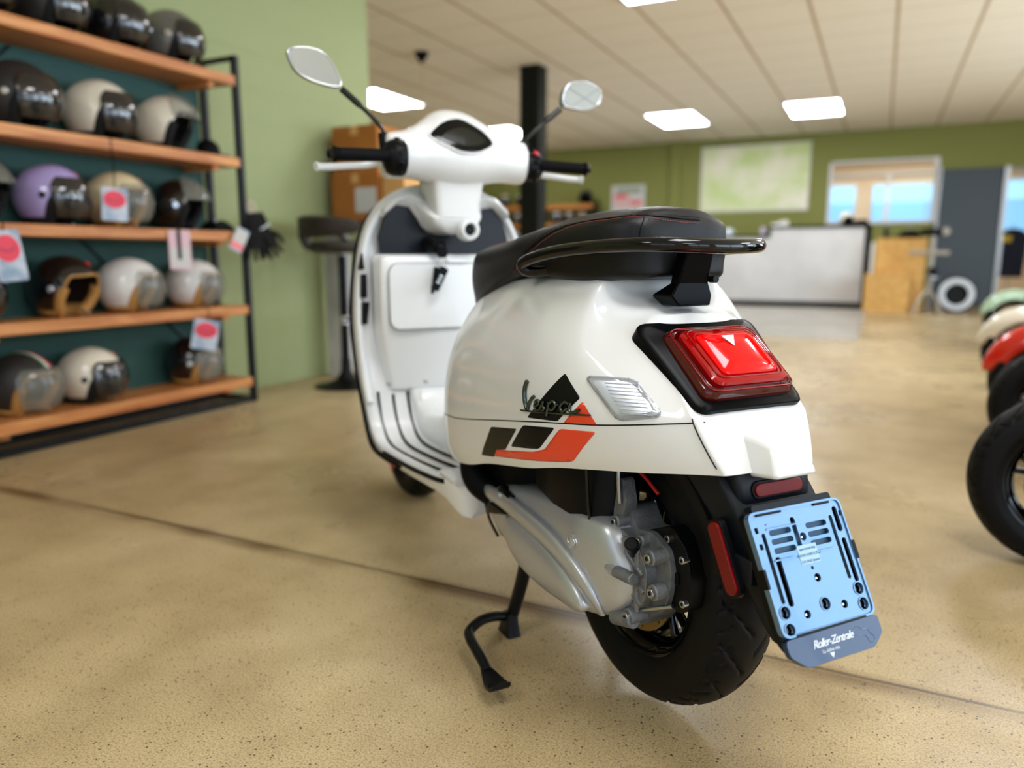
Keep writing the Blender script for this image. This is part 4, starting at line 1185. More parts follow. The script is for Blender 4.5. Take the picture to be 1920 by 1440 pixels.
cyl('ignition_switch', (1.04, 0.055, 0.842), (0.955, 0.052, 0.832), 0.022, 'black_matte', sc, 20, bevel=0.004)

# handlebar -----------------------------------------------------------------------
# one closed shell: sections in XZ carried along Y
HB = [(0.205, 0.955, 1.068, 0.050, 0.052, 0.050), (0.198, 0.955, 1.068, 0.058, 0.060, 0.058), (0.15, 0.955, 1.072, 0.062, 0.066, 0.060), (0.11, 0.958, 1.078, 0.068, 0.080, 0.068), (0.08, 0.962, 1.082, 0.076, 0.098, 0.078),
      (0.05, 0.966, 1.084, 0.084, 0.116, 0.088), (0.025, 0.968, 1.085, 0.088, 0.124, 0.092), (0.0, 0.968, 1.085, 0.089, 0.127, 0.093)]
HBf = table([(r[0],) + r[1:] for r in HB])
R_ = []
for i in range(61):
    y = 0.205 - 0.41 * i / 60
    cx, cz, rx, rt, rb_ = [f(abs(y)) for f in HBf]
    dome = max(0, 1 - (abs(y) / 0.12) ** 2)
    rg = []
    for j in range(40):
        a = 2 * pi * j / 40
        ca, sa = cos(a), sin(a)
        x = cx + rx * (abs(ca) ** 0.9) * (1 if ca > 0 else -1)
        z = cz + (rt if sa > 0 else rb_) * (abs(sa) ** 0.9) * (1 if sa > 0 else -1)
        if sa > 0: x += 0.045 * sa * dome
        rg.append((x, y, z))
    R_.append(rg)
hb = loft('handlebar_cover', R_, 'paint', sc, angle=60)
NK = []
for z, xr, xf, w_ in ((0.912, 0.938, 1.05, 0.064), (0.935, 0.935, 1.06, 0.067), (0.97, 0.930, 1.07, 0.072), (1.01, 0.922, 1.06, 0.077), (1.04, 0.908, 1.05, 0.082), (1.08, 0.892, 1.04, 0.090), (1.10, 0.896, 1.04, 0.086)):
    NK.append([(x, y, z) for x, y in rounded([(xf, w_), (xr, w_), (xr, -w_), (xf, -w_)], 0.024, 5)])
loft('handlebar_neck', NK, 'paint', sc, angle=60)
dsp = [(0.096, 1.116), (0.078, 1.140), (0.042, 1.164), (0.0, 1.174), (-0.035, 1.160), (-0.068, 1.137), (-0.088, 1.108), (-0.066, 1.090), (-0.030, 1.078), (0.012, 1.078), (0.056, 1.094)]
dsp2 = [(p_.x, p_.y) for p_ in crv([(y, z, 0) for y, z in dsp], 4, True)]
dg_ = decal('instrument_glass', dsp2, hb, 'glass_dark', sc, (0.70, 0, 0), (0, 1, 0), (0, 0, 1), (1, 0, 0), off=0.003, thick=0.003)
decal('instrument_display', [(y * 0.66 - 0.004, (z - 1.118) * 0.52 + 1.116) for y, z in dsp2], hb, 'display', dg_, (0.70, 0, 0), (0, 1, 0), (0, 0, 1), (1, 0, 0), off=0.0042)
P_ = []
T2 = bvh(hb)
for y, z in dsp2:
    h = T2.ray_cast(Vector((0.7, y, z)), Vector((1, 0, 0)))
    if h[0] is not None: P_.append(h[0] + h[1] * 0.002)
tube('instrument_surround', P_, 0.0035, 'paint', sc, seg=8, closed=True, smooth_path=False)
for s in (1, -1):
    hs = lathe('switch_housing', [(0.02, 0.0), (0.044, 0.0), (0.047, 0.006), (0.047, 0.030), (0.040, 0.044), (0.026, 0.052), (0.017, 0.056), (0.001, 0.056)] if s > 0 else [(0.001, -0.056), (0.017, -0.056), (0.026, -0.052), (0.036, -0.044), (0.040, -0.030), (0.040, -0.006), (0.038, 0.0), (0.02, 0.0)], 'black', sc, (0.905 if s > 0 else 0.93, 0.166 * s if s > 0 else -0.200, 1.058), 'Y', 28, angle=40)
    cx = 0.905 if s > 0 else 0.93
    for k in range(5):
        a = radians(100 + 35 * k)
        yy0 = (0.185 if s > 0 else -0.222)
        c_ = Vector((cx + 0.044 * cos(a), yy0, 1.058 + 0.044 * sin(a)))
        d_ = Vector((cos(a), 0, sin(a)))
        bb_ = cyl('switch_button', c_, c_ + d_ * 0.007, 0.008 - 0.001 * (k % 2), 'switch_red' if (s < 0 and k == 1) else ('black_gloss' if k % 2 else 'black'), hs, 16, bevel=0.0015)
    gr_ = [(0.205, 1.060, 0.885), (0.360, 1.052, 0.862)] if s > 0 else [(-0.235, 1.060, 0.905), (-0.372, 1.052, 0.872)]
    (ya, za, xa), (yb_, zb_, xb) = gr_
    A, B = Vector((xa, ya, za)), Vector((xb, yb_, zb_))
    gp_ = tube('grip', [A.lerp(B, t) for t in (0, 0.06, 0.08, 0.3, 0.5, 0.7, 0.9, 0.95, 1.0)], lambda u: 0.0195 if u < 0.08 or u > 0.9 else 0.0165 + 0.0004 * sin(u * 160), 'rubber', sc, seg=20, n=6)
    cyl('bar_end', B, B + (B - A).normalized() * 0.014, 0.017, 'black_gloss', gp_, 20, 0.011, bevel=0.002)
    tube('brake_lever', [(0.955, 0.215 * s, 1.050), (0.962, 0.25 * s, 1.043), (0.955, 0.30 * s, 1.038), (0.935, 0.36 * s, 1.030), (0.92, 0.392 * s, 1.028)], lambda u: 0.0065 + 0.002 * (u > 0.93), 'white_plastic', sc, seg=12, flat=1.4)
    # mirrors
    mb = (0.945, 0.208 * s, 1.112)
    tube('mirror_mount', [(0.945, 0.205 * s, 1.08), (0.943, 0.208 * s, 1.125)], 0.013, 'black', sc, seg=14)
    ms = tube('mirror_stem', [(0.943, 0.206 * s, 1.115), (0.938, 0.212 * s, 1.135), (0.932, 0.25 * s, 1.170), (0.93, 0.295 * s, 1.206), (0.93, 0.318 * s, 1.224)], lambda u: 0.0055 if u < 0.62 else 0.0085, 'black_gloss', sc, seg=12)
    if s > 0: MO = [(0.322, 1.224), (0.327, 1.258), (0.352, 1.297), (0.395, 1.311), (0.444, 1.303), (0.446, 1.282), (0.428, 1.250), (0.384, 1.230)]
    else: MO = [(-0.316, 1.228), (-0.320, 1.268), (-0.345, 1.298), (-0.405, 1.308), (-0.452, 1.288), (-0.444, 1.250), (-0.405, 1.228), (-0.36, 1.222)]
    MO = [(p_.x, p_.y) for p_ in crv([(y, z, 0) for y, z in MO], 4, True)] if s > 0 else rounded([(-0.316, 1.230), (-0.320, 1.272), (-0.345, 1.302), (-0.405, 1.309), (-0.455, 1.288), (-0.446, 1.246), (-0.395, 1.224)], 0.018, 4)
    my, mz = sum(y for y, z in MO) / len(MO), sum(z for y, z in MO) / len(MO)
    rg = []
    for x_, k_ in ((0.918, 0.93), (0.920, 1.0), (0.932, 1.0), (0.946, 0.86), (0.954, 0.5), (0.956, 0.1)):
        rg.append([(x_ + 0.15 * s * 0 * (y - my), my + (y - my) * k_, mz + (z - mz) * k_) for y, z in MO])
    mh = loft('mirror_housing', rg, 'chrome' if False else 'black_gloss', sc, angle=50)
    extr('mirror_glass', [(my + (y - my) * 0.92, mz + (z - mz) * 0.92) for y, z in MO], 0.9165, 0.9178, 'mirror', mh, 'YZ')
    tube('mirror_rim', [(0.9175, my + (y - my) * 0.965, mz + (z - mz) * 0.965) for y, z in MO], 0.0022, 'chrome', mh, seg=8, closed=True, smooth_path=False)
    if s < 0:
        for (a0, b0), (a1, b1) in (((-0.335, 1.285), (-0.440, 1.240)), ((-0.350, 1.232), (-0.445, 1.292))):
            tube('mirror_tape', [(0.9163, a0, b0), (0.9163, a1, b1)], 0.0009, 'cast', mh, seg=6)
for k in range(3): tube('control_cable', [(0.95, 0.19, 1.04), (1.0, 0.15 - 0.02 * k, 1.02), (1.03, 0.10 - 0.02 * k, 1.03)], 0.003, 'black', sc, seg=8)

# nose, front fender and fork (seen past the shield and on the parked scooters)
HC = []
for x, zc, w_, h_ in ((1.078, 0.66, 0.250, 0.31), (1.10, 0.66, 0.238, 0.31), (1.14, 0.67, 0.20, 0.285), (1.175, 0.69, 0.14, 0.23), (1.195, 0.70, 0.07, 0.13), (1.20, 0.70, 0.01, 0.02)):
    rg = []
    for j in range(40):
        a = 2 * pi * j / 40
        ca, sa = cos(a), sin(a)
        rg.append((x, w_ * abs(ca) ** 0.75 * (1 if ca > 0 else -1) * (1.0 if sa > 0 else 1 - 0.35 * abs(sa)), zc + h_ * abs(sa) ** 0.85 * (1 if sa > 0 else -1)))
    HC.append(rg)
loft('front_shell', HC, 'paint', sc, angle=70)
FF = []
for i in range(20):
    a = radians(8 + 148 * i / 19)
    R = 0.262
    tp_ = sin(pi * (i + 1.2) / 21.4) ** 0.55
    hw_ = 0.094 * tp_
    FF.append([(1.375 + cos(a) * (R + 0.018 * tp_ * cos(t * 0.5 * pi) - 0.075 * abs(t) ** 3), t * hw_, 0.232 + sin(a) * (R + 0.018 * tp_ * cos(t * 0.5 * pi) - 0.075 * abs(t) ** 3)) for t in [k / 6 - 1 for k in range(13)]])
loft('front_fender', FF, 'paint', sc, closed=False, solid=0.004, angle=80)
for s in (1,):
    tube('fork_arm', [(1.20, 0.0, 0.62), (1.26, 0.03, 0.48), (1.33, 0.085, 0.36), (1.375, 0.088, 0.232)], 0.02, 'black', sc, seg=12)
hl_ = lathe('headlamp', [(0.001, 0.03), (0.05, 0.026), (0.066, 0.012), (0.070, 0.0), (0.070, -0.03)], 'lens_clear', sc, (1.075, 0, 1.095), 'X', 32)
# orange front reflector on the fork guard
slab('front_reflector', 0, 0, 0.026, 0.034, 0.005, (1.335, 0.096, 0.128), (-1, 0, 0), (0, 0, 1), 0.0, 0.006, 'switch_red', sc, 0.001)
tube('fender_stay', [(1.34, 0.092, 0.15), (1.375, 0.088, 0.232)], 0.009, 'black', sc, seg=8)

# keys in the ignition ----------------------------------------------------------------
ky = thing('key_bunch', 'black scooter key with a black leather fob hanging from the ignition lock', 'keys', tuple(MW @ Vector((0.948, 0.052, 0.832))), pi / 2 - th + PHI)
ky.scale = (1.25, 1.25, 1.25)
cyl('key_blade', (0.012, 0, 0), (-0.006, 0, -0.002), 0.004, 'steel', ky, 12)
extr('key_head', rrect(0, -0.012, 0.022, 0.026, 0.008), -0.012, -0.004, 'black_matte', ky, 'YZ', bevel=0.002)
tube('key_ring', [(-0.008, 0.012 * cos(a * pi / 8), -0.034 + 0.012 * sin(a * pi / 8)) for a in range(16)], 0.0012, 'chrome', ky, seg=6, closed=True, smooth_path=False)
o = extr('key_fob', rrect(0, -0.035, 0.019, 0.056, 0.004), -0.003, 0.003, 'black', ky, 'YZ', bevel=0.0015)
o.location = (-0.012, -0.008, -0.040); o.rotation_euler = (radians(-28) * -1, 0, 0)
for k, zz in enumerate((-0.028, -0.036, -0.044)):
    q = bx('fob_print', (-0.0036, -0.003), (-0.004, 0.004), (zz - 0.002, zz + 0.002), 'print_white', o)
o = extr('spare_key', rounded([(-0.009, 0.0), (0.009, 0.0), (0.006, -0.030), (0.003, -0.060), (-0.003, -0.060), (-0.006, -0.030)], 0.004), -0.002, 0.002, 'black', ky, 'YZ', bevel=0.001)
o.location = (-0.006, 0.010, -0.046); o.rotation_euler = (radians(-14) * 1 * -1, 0, 0)

# ------------------------------------------------------------------ parked scooters along the windows
scan()
KEEP = {'body_shell', 'seat', 'grab_rail', 'leg_shield', 'shield_edging', 'shield_rim', 'front_shell', 'front_fender', 'fork_arm', 'front_wheel', 'rear_wheel', 'handlebar_cover', 'handlebar_neck',
        'switch_housing', 'grip', 'mirror_stem', 'mirror_housing', 'tail_box', 'drive_cover', 'engine_block', 'centre_tunnel', 'inner_panel', 'steering_column_cover', 'headlamp', 'floor_sill',
        'under_tray', 'rear_fender', 'inner_arch', 'dark_upper_panel', 'tail_light_bezel', 'centre_stand', 'instrument_glass', 'wheel_hugger'}
NOSUB = {'badge_letter', 'seat_seam', 'stitching', 'cross_seam', 'front_stitching', 'engine_lettering', 'cover_vent', 'engine_plate_label', 'mirror_tape', 'switch_button', 'cover_boss_tip', 'cooling_fin'}


def paintset(col, nm):
    a = mat(nm, col, 0.2, coat=1.0)
    return {M['paint']: a, M['paint_in']: a}


for nm, col, x, y, lab in (('gloss_black_paint', (22, 22, 24), 0.25, 2.33, 'black scooter parked nearest the camera, only its front tyre and split-spoke rim in frame'),
                           ('graphite_paint', (70, 66, 60), 0.42, 3.50, 'dark graphite scooter parked between the black one and the red one'),
                           ('signal_red_paint', (226, 34, 14), 0.50, 4.25, 'bright red scooter parked in the row at the windows'),
                           ('cream_paint', (226, 220, 200), 0.60, 5.55, 'cream scooter parked behind the red one in the window row'),
                           ('mint_paint', (176, 206, 178), 0.90, 8.4, 'pale mint green scooter, last in the row near the far doorway')):
    sw = paintset(col, nm)
    r = thing('scooter', lab, 'scooter', (x + 1.61, y, 0.0), pi, 'scooters parked in a row by the windows')
    for ch in CH[sc.name]:
        if ch.name.split('.')[0] in KEEP and not (y < 4 and ch.name.startswith('front_fender')): copy_tree(ch, r, sw, NOSUB)

# ------------------------------------------------------------------ helmet rack on the left wall
RX0, RX1, RY0, RY1 = -3.43, -3.15, 0.45, 3.10
SH = [1.755, 1.335, 0.945, 0.545, 0.140]
rk = thing('helmet_rack', 'black steel rack with five orange-brown wooden shelves full of helmets', 'shelf rack', (0, 0, 0))
for x in (-3.165, -3.405):
    for y in (3.115, 0.44):
        bx('post', (x - 0.016, x + 0.016), (y - 0.016, y + 0.016), (0, 1.86), 'metal_black', rk, bevel=0.002)
boxes('end_rail', [((-3.42, -3.15), (y - 0.012, y + 0.012), (z, z + 0.024)) for y in (3.115, 0.44) for z in (0.004, 1.836)], 'metal_black', rk)
boxes('base_rail', [((x - 0.012, x + 0.012), (0.44, 3.11), (0.004, 0.03)) for x in (-3.165, -3.405)], 'metal_black', rk)
for k, (ya, yb_) in enumerate(((0.6, 2.1), (3.0, 1.5))):
    tube('cross_brace', [(-3.42, ya, 0.25), (-3.42, yb_, 1.70)], 0.006, 'metal_black', rk, seg=6)
M['teal'] = mat('dark_teal_board', (40, 78, 72), 0.7)
bx('back_panel', (-3.445, -3.425), (0.46, 3.09), (0.04, 1.80), 'teal', rk)
for z in SH:
    s_ = boxes('shelf', [((RX0, RX1), (RY0, RY1), (z - 0.05, z))], 'wood_shelf', rk, bevel=0.004)
    for y in (0.6, 1.75, 2.95): bx('shelf_bearer', (RX0 + 0.01, RX1 - 0.04), (y, y + 0.04), (z - 0.075, z - 0.05), 'wood_shelf', s_)

M['visor'] = mat('smoked_visor', (24, 25, 28), 0.04, coat=1.0, alpha=0.78, spec=0.8)
M['visor_clear'] = mat('clear_visor', (150, 150, 140), 0.04, coat=1.0, alpha=0.28)
M['liner_black'] = mat('black_padding', (12, 12, 12), 0.9)
M['liner_tan'] = mat('tan_leather_padding', (176, 128, 66), 0.6)
M['lining_in'] = mat('dark_brown_lining', (38, 22, 14), 0.9)
HCOL = {'black': (16, 16, 17), 'matt': (40, 38, 36), 'grey': (98, 96, 90), 'cream': (226, 218, 198), 'white': (224, 222, 218), 'lilac': (172, 156, 206), 'sand': (218, 200, 160)}
for k, v in HCOL.items(): M['h_' + k] = mat('helmet_' + k, v, 0.22 if k != 'matt' else 0.5, coat=0.8 if k != 'matt' else 0)
pe = pchip([0, 44, 54, 66, 78, 100, 135, 180], [26, 23, 12, -20, -40, -46, -47, -46])


def hsurf(az, e, k=1.0, kz=1.0):
    a, ee = radians(az), radians(e)
    rx = 0.142 if abs(az) < 90 else 0.150
    c = cos(ee)
    low = 1.0 if e > 0 else 1.0 - 0.10 * (e / 50) ** 2 * 0.4
    return Vector((rx * k * c * cos(a) * low, 0.120 * k * c * sin(a) * low, 0.132 * k * kz * sin(ee) + 0.004 * max(0, sin(ee))))


def make_helmet(label, shell, pad, visor, loc, deg, sc_=1.0, dot=None, mark=None, small=False, group='helmets on the rack'):
    t = thing('helmet', label, 'helmet', loc, radians(deg), group)
    t.scale = (sc_,) * 3
    O = Vector((0, 0, 0.112))
    na, ne = (40, 12) if small else (64, 18)
    rows = []
    for i in range(ne + 1):
        rows.append([O + hsurf(360 * j / na - 180, pe(abs(360 * j / na - 180)) + (89.5 - pe(abs(360 * j / na - 180))) * (i / ne)) for j in range(na)])
    V = [p for r in rows for p in r]
    F = grid_faces(ne + 1, na, True) + [tuple(range(ne * na, (ne + 1) * na))]
    sh = mk('shell', V, F, 'h_' + shell, t, solid=0.006, off=-1, angle=60)
    padm = 'liner_tan' if pad == 'tan' else 'liner_black'
    # inner lining: closed inner bowl plus lower skirt with cheek pads
    rows = []
    for i in range(ne + 1):
        rows.append([O + hsurf(360 * j / na - 180, pe(abs(360 * j / na - 180)) + (86 - pe(abs(360 * j / na - 180))) * (i / ne), 0.90) for j in range(na)])
    V = [p for r in rows for p in r]
    li = mk('lining', V, grid_faces(ne + 1, na, True) + [tuple(range(ne * na, (ne + 1) * na))], 'lining_in' if pad == 'tan' else 'liner_black', t, angle=60)
    rows = []
    aa = [72 + (288 - 72) * j / 40 for j in range(41)]
    for e, k in ((-38, 0.975), (-46, 0.98), (-54, 0.97), (-58, 0.90), (-52, 0.80), (-40, 0.78)):
        rows.append([O + hsurf(a, e, k) for a in aa])
    V = [p for r in rows for p in r]
    mk('neck_roll', V, grid_faces(len(rows), 41, False), padm, t, angle=80, solid=0.008)
    if not small:
        for s in (1, -1):
            tube('cheek_pad', [O + hsurf(s * a, e, 0.90) for a, e in ((58, 4), (66, -14), (72, -34), (76, -50))], 0.020, padm, t, seg=12)
        tube('edge_trim', [O + hsurf(a, pe(abs(a)), 0.99) for a in range(-180, 180, 9)], 0.0052, padm if pad == 'tan' else 'rubber', t, seg=8, n=2, closed=True)
        for s in (1, -1):
            c_ = O + hsurf(78 * s, 2, 1.0)
            n_ = Vector((0.2, s, 0.05)).normalized()
            if dot: cyl('ear_button', c_ - n_ * 0.004, c_ + n_ * 0.006, 0.013, dot, t, 20, bevel=0.002)
        st_ = tube('chin_strap', [O + hsurf(84, -44, 0.93), O + Vector((0.05, 0.085, -0.118)), O + Vector((0.095, 0.07, -0.1145))], 0.006, padm if pad == 'tan' else 'rubber', t, seg=8)
        tube('strap_buckle', [O + hsurf(92, -50, 0.985), O + hsurf(84, -40, 1.0)], 0.0065, 'chrome', t, seg=8)
        for k in range(3): lathe('snap_stud', [(0.001, 0.004), (0.005, 0.003), (0.006, 0.0)], 'chrome', t, O + hsurf(72 - 8 * k, -48 - 2 * k, 0.995), 'Y', 12)
    if visor:
        up = visor.endswith('up')
        vm = 'visor_clear' if up or visor.startswith('clear') else 'visor'
        rows = []
        n1, n2 = 24, 12
        e0, e1 = (12, 74) if up else (-34, 32)
        for i in range(n2 + 1):
            e = e0 + (e1 - e0) * i / n2
            w_ = 66 - 10 * (max(0, (i / n2 - 0.7)) / 0.3) ** 2 - (6 * (1 - i / n2) ** 2)
            rows.append([O + hsurf(-w_ + 2 * w_ * j / n1, e, 1.09 if not up else 1.12) for j in range(n1 + 1)])
        V = [p for r in rows for p in r]
        vz = mk('visor', V, grid_faces(n2 + 1, n1 + 1, False), vm, t, solid=0.002, angle=80)
    if mark == 'tricolour':
        for k, cm in enumerate((('flag_green', (60, 130, 80)), ('flag_white', (230, 230, 226)), ('flag_red', (200, 30, 40)))):
            if cm[0] not in M: M[cm[0]] = mat(*cm, 0.3)
            pts = [O + hsurf(a, e, 1.006) for a, e in ((0, 35), (0, 50), (0, 65), (0, 80), (180, 80), (180, 60))]
            tube('racing_stripe', [q + Vector((0, (k - 1) * 0.011, 0)) for q in pts], 0.0056, cm[0], t, seg=6, flat=0.3)
    elif mark:
        c_ = O + hsurf(20, 48, 1.012)
        o = lathe('red_mark', [(0.001, 0.002), (0.012, 0.0012), (0.013, 0.0)], 'switch_red', t, (0, 0, 0), 'Z', 16)
        o.location = c_; o.rotation_euler = Vector((c_ - O)).to_track_quat('Z', 'Y').to_euler()
    return t


HX = -3.285
HL = [  # label, shell, pad, visor, shelf, y, deg, scale, dot, mark
    ('glossy black open-face helmet with smoked visor at the frame edge of the top shelf', 'black', 'black', 'down', 0, 1.90, 52, 1.06, 'chrome', None),
    ('dark helmet with bubble visor on the top shelf, second from the frame edge', 'matt', 'black', 'down', 0, 2.205, 55, 1.06, 'chrome', None),
    ('black helmet with smoked visor on the top shelf, touching the metallic grey one', 'black', 'black', 'down', 0, 2.51, 52, 1.06, None, None),
    ('metallic grey open-face helmet, last on the top shelf', 'grey', 'black', 'down', 0, 2.82, 55, 1.08, 'chrome', None),
    ('brown-black helmet with big bubble visor at the frame edge of the second shelf', 'matt', 'black', 'down', 1, 2.03, 50, 1.12, 'chrome', None),
    ('cream helmet with lowered smoked visor in the middle of the second shelf', 'cream', 'black', 'down', 1, 2.395, 52, 1.10, 'h_cream', None),
    ('cream helmet with raised visor and black opening on the second shelf', 'cream', 'black', 'clear up', 1, 2.76, 52, 1.08, 'h_cream', None),
    ('black helmet with raised clear visor at the frame edge of the third shelf', 'black', 'black', 'clear up', 2, 1.80, 55, 1.08, None, None),
    ('lilac helmet with black ear dot and smoked visor', 'lilac', 'black', 'down', 2, 2.13, 52, 1.06, 'liner_black', 'red'),
    ('sand coloured helmet with tan padding behind the red-printed tag on the third shelf', 'sand', 'tan', 'clear down', 2, 2.45, 48, 1.06, None, 'red'),
    ('black helmet with small visor, last on the third shelf', 'black', 'black', 'clear up', 2, 2.80, 52, 1.04, 'chrome', 'red'),
    ('black helmet with tan leather lining and wide opening on the fourth shelf', 'black', 'tan', None, 3, 2.15, 42, 1.10, 'chrome', 'red'),
    ('white helmet with tan padding in the middle of the fourth shelf', 'white', 'tan', 'clear down', 3, 2.475, 58, 1.06, None, None),
    ('white helmet with tan lining half behind hanging papers on the fourth shelf', 'white', 'tan', 'clear down', 3, 2.86, 55, 1.02, None, 'red'),
    ('black helmet with green-white-red stripe and tan lining on the bottom shelf', 'matt', 'tan', 'clear down', 4, 1.92, 45, 1.08, None, 'tricolour'),
    ('cream helmet with black ear dot on the bottom shelf', 'cream', 'black', 'down', 4, 2.235, 52, 1.04, 'liner_black', 'red'),
    ('black helmet with tan lining behind a blue hang tag on the bottom shelf', 'black', 'tan', 'clear down', 4, 2.82, 50, 1.02, 'chrome', None),
    ('black glossy helmet on the fourth shelf beside the frame edge, mostly out of view', 'black', 'black', 'down', 3, 1.72, 52, 1.06, None, None)]
for lab, shl, pad, vis, k, y, dg, scl, dot, mark in HL:
    make_helmet(lab, shl, pad, vis, (HX, y, SH[k]), dg - 24, scl, dot, mark)

# small things lying on the shelves and hanging tags
M['tag_blue'] = noise_mix(mat('pale_blue_card', (170, 186, 204), 0.5), (140, 160, 184), (196, 206, 218), 14, 2)
M['tag_red'] = mat('red_pink_print', (232, 72, 92), 0.5)
M['tag_pink'] = mat('pink_card', (222, 188, 196), 0.6)


def hang_tag(label, loc, w_, h_, deg, roll, string=0.0, style='smile'):
    t = thing('hang_tag', label, 'tag', loc, radians(deg), 'hang tags on the helmet rack')
    c = extr('card', rrect(0, -h_ / 2 - 0.01, w_, h_, 0.008, 3), -0.001, 0.001, 'tag_blue' if style != 'pink' else 'tag_pink', t, 'YZ')
    if style == 'smile':
        sm = [(0.43 * cos(q * pi / 12), -0.37 + 0.28 * sin(q * pi / 12) * (1.0 if q < 12 else 0.9)) for q in range(24)]
        extr('printed_mouth', [(a * w_, b_ * h_ - 0.01) for a, b_ in sm], 0.001, 0.0016, 'tag_red', c, 'YZ')
        tube('printed_smile', [(0.0018, a * w_, b_ * h_ - 0.01) for a, b_ in ((-0.28, -0.32), (-0.1, -0.40), (0.1, -0.40), (0.28, -0.32))], 0.005, 'print_blue', c, seg=6, flat=0.3)
    elif style == 'pink':
        bx('white_block', (0.001, 0.0016), (-w_ * 0.42, w_ * 0.42), (-h_, -h_ * 0.5), 'paper', c)
        bx('black_strap_print', (0.0016, 0.0022), (-w_ * 0.12, w_ * 0.06), (-h_ * 0.8, -0.01), 'black_matte', c)
    elif style == 'red_end':
        bx('white_block', (0.001, 0.0016), (-w_ * 0.45, w_ * 0.45), (-h_ * 0.72, -0.02), 'paper', c)
        bx('red_block', (0.001, 0.0017), (-w_ * 0.48, w_ * 0.48), (-h_ * 0.98, -h_ * 0.72), 'red', c)
    if string: tube('string', [(0, 0, string), (0.004, 0.003, string * 0.5), (0, 0, -0.012)], 0.003, 'black_matte', t, seg=6)
    c.rotation_euler = (radians(roll), 0, 0)
    return t


hang_tag('blue tag with red mouth print hanging in front of the sand coloured helmet', (-3.10, 2.30, 1.125), 0.105, 0.145, -28, -3, 0.21)
hang_tag('blue tag with red mouth print hanging at the frame edge under the third shelf', (-3.10, 1.80, 0.925), 0.10, 0.20, -28, 6, 0.02)
hang_tag('blue tag with red mouth print hanging in front of the bottom shelf', (-3.10, 2.77, 0.50), 0.125, 0.155, -36, -12, 0.05)
hang_tag('pink and white paper tag hanging in front of the fourth shelf', (-3.115, 2.64, 0.95), 0.10, 0.19, -30, 0, 0.02, 'pink')
hang_tag('white tag with orange-red end hanging from the black gloves', (-3.095, 3.05, 0.965), 0.07, 0.125, -30, -26, 0.03, 'red_end')

cap = thing('cap', 'small black folded cap lying at the end of the second shelf', 'cap', (-3.24, 3.00, SH[1]), 0, 'black accessories on the rack')
lathe('crown', [(0.001, 0.085), (0.03, 0.080), (0.055, 0.055), (0.062, 0.02), (0.06, 0.0), (0.001, 0.0)], 'black_matte', cap, (0, -0.03, 0), 'Z', 24)
extr('brim', rrect(0.0, 0.045, 0.10, 0.09, 0.035, 5), 0.0, 0.012, 'black_matte', cap, 'XY', bevel=0.003)
bg_ = thing('pouch', 'flat black pouch lying at the end of the third shelf', 'pouch', (-3.25, 3.02, SH[2]), 0, 'black accessories on the rack')
loft('bag', [[(x, y, z) for x, z in rounded([(-0.07, 0), (0.07, 0), (0.05, h), (-0.05, h)], 0.02, 4)] for y, h in ((-0.08, 0.03), (-0.05, 0.055), (0.0, 0.06), (0.04, 0.04), (0.07, 0.012))], 'black_matte', bg_, angle=60)
bx('zip_pull', (0.02, 0.04), (-0.06, -0.05), (0.052, 0.058), 'steel', bg_)

# gloves hanging on the front post
gl = thing('gloves', 'pair of black gloves hanging from the rack post beside the green wall', 'gloves', (-3.135, 3.145, 1.10), radians(-35))
ring = tube('hanger_ring', [(0.0, 0.018 * cos(a * pi / 8), -0.02 + 0.028 * sin(a * pi / 8)) for a in range(16)], 0.004, 'tag_pink', gl, seg=8, closed=True, smooth_path=False)
for k, (dy, dx, rot_) in enumerate(((0.0, 0.0, 0.10), (0.035, -0.03, 0.32))):
    g_ = loft('glove', [[(x + dx, y, z) for x, y in rounded([(-tk, -hw_), (tk, -hw_), (tk, hw_), (-tk, hw_)], tk * 0.8, 4)] for z, hw_, tk in ((0.0, 0.030, 0.012), (-0.05, 0.036, 0.015), (-0.09, 0.034, 0.014), (-0.12, 0.042, 0.016), (-0.17, 0.050, 0.017), (-0.195, 0.048, 0.015))], 'liner_black', gl, angle=70)
    for j, (fy, ln) in enumerate(((-0.037, 0.062), (-0.012, 0.078), (0.013, 0.074), (0.037, 0.055))):
        tube('finger', [(dx, fy, -0.185), (dx + 0.006, fy * 1.25, -0.185 - ln * 0.5), (dx + 0.010, fy * 1.5, -0.185 - ln)], lambda u: 0.0125 - 0.003 * u, 'liner_black', g_, seg=10)
    tube('thumb', [(dx + 0.005, 0.040, -0.12), (dx + 0.015, 0.066, -0.155), (dx + 0.015, 0.075, -0.195)], lambda u: 0.014 - 0.003 * u, 'liner_black', g_, seg=10)
    tube('cuff_strap', [(dx + 0.018 * cos(a * pi / 8) * 1.0, 0.039 * sin(a * pi / 8), -0.085 + 0.01 * sin(a * pi / 8)) for a in range(16)], 0.0055, 'print_white' if k else 'liner_black', g_, seg=8, closed=True)
    g_.location = (0, dy, -0.05); g_.rotation_euler = (rot_, 0, 0)

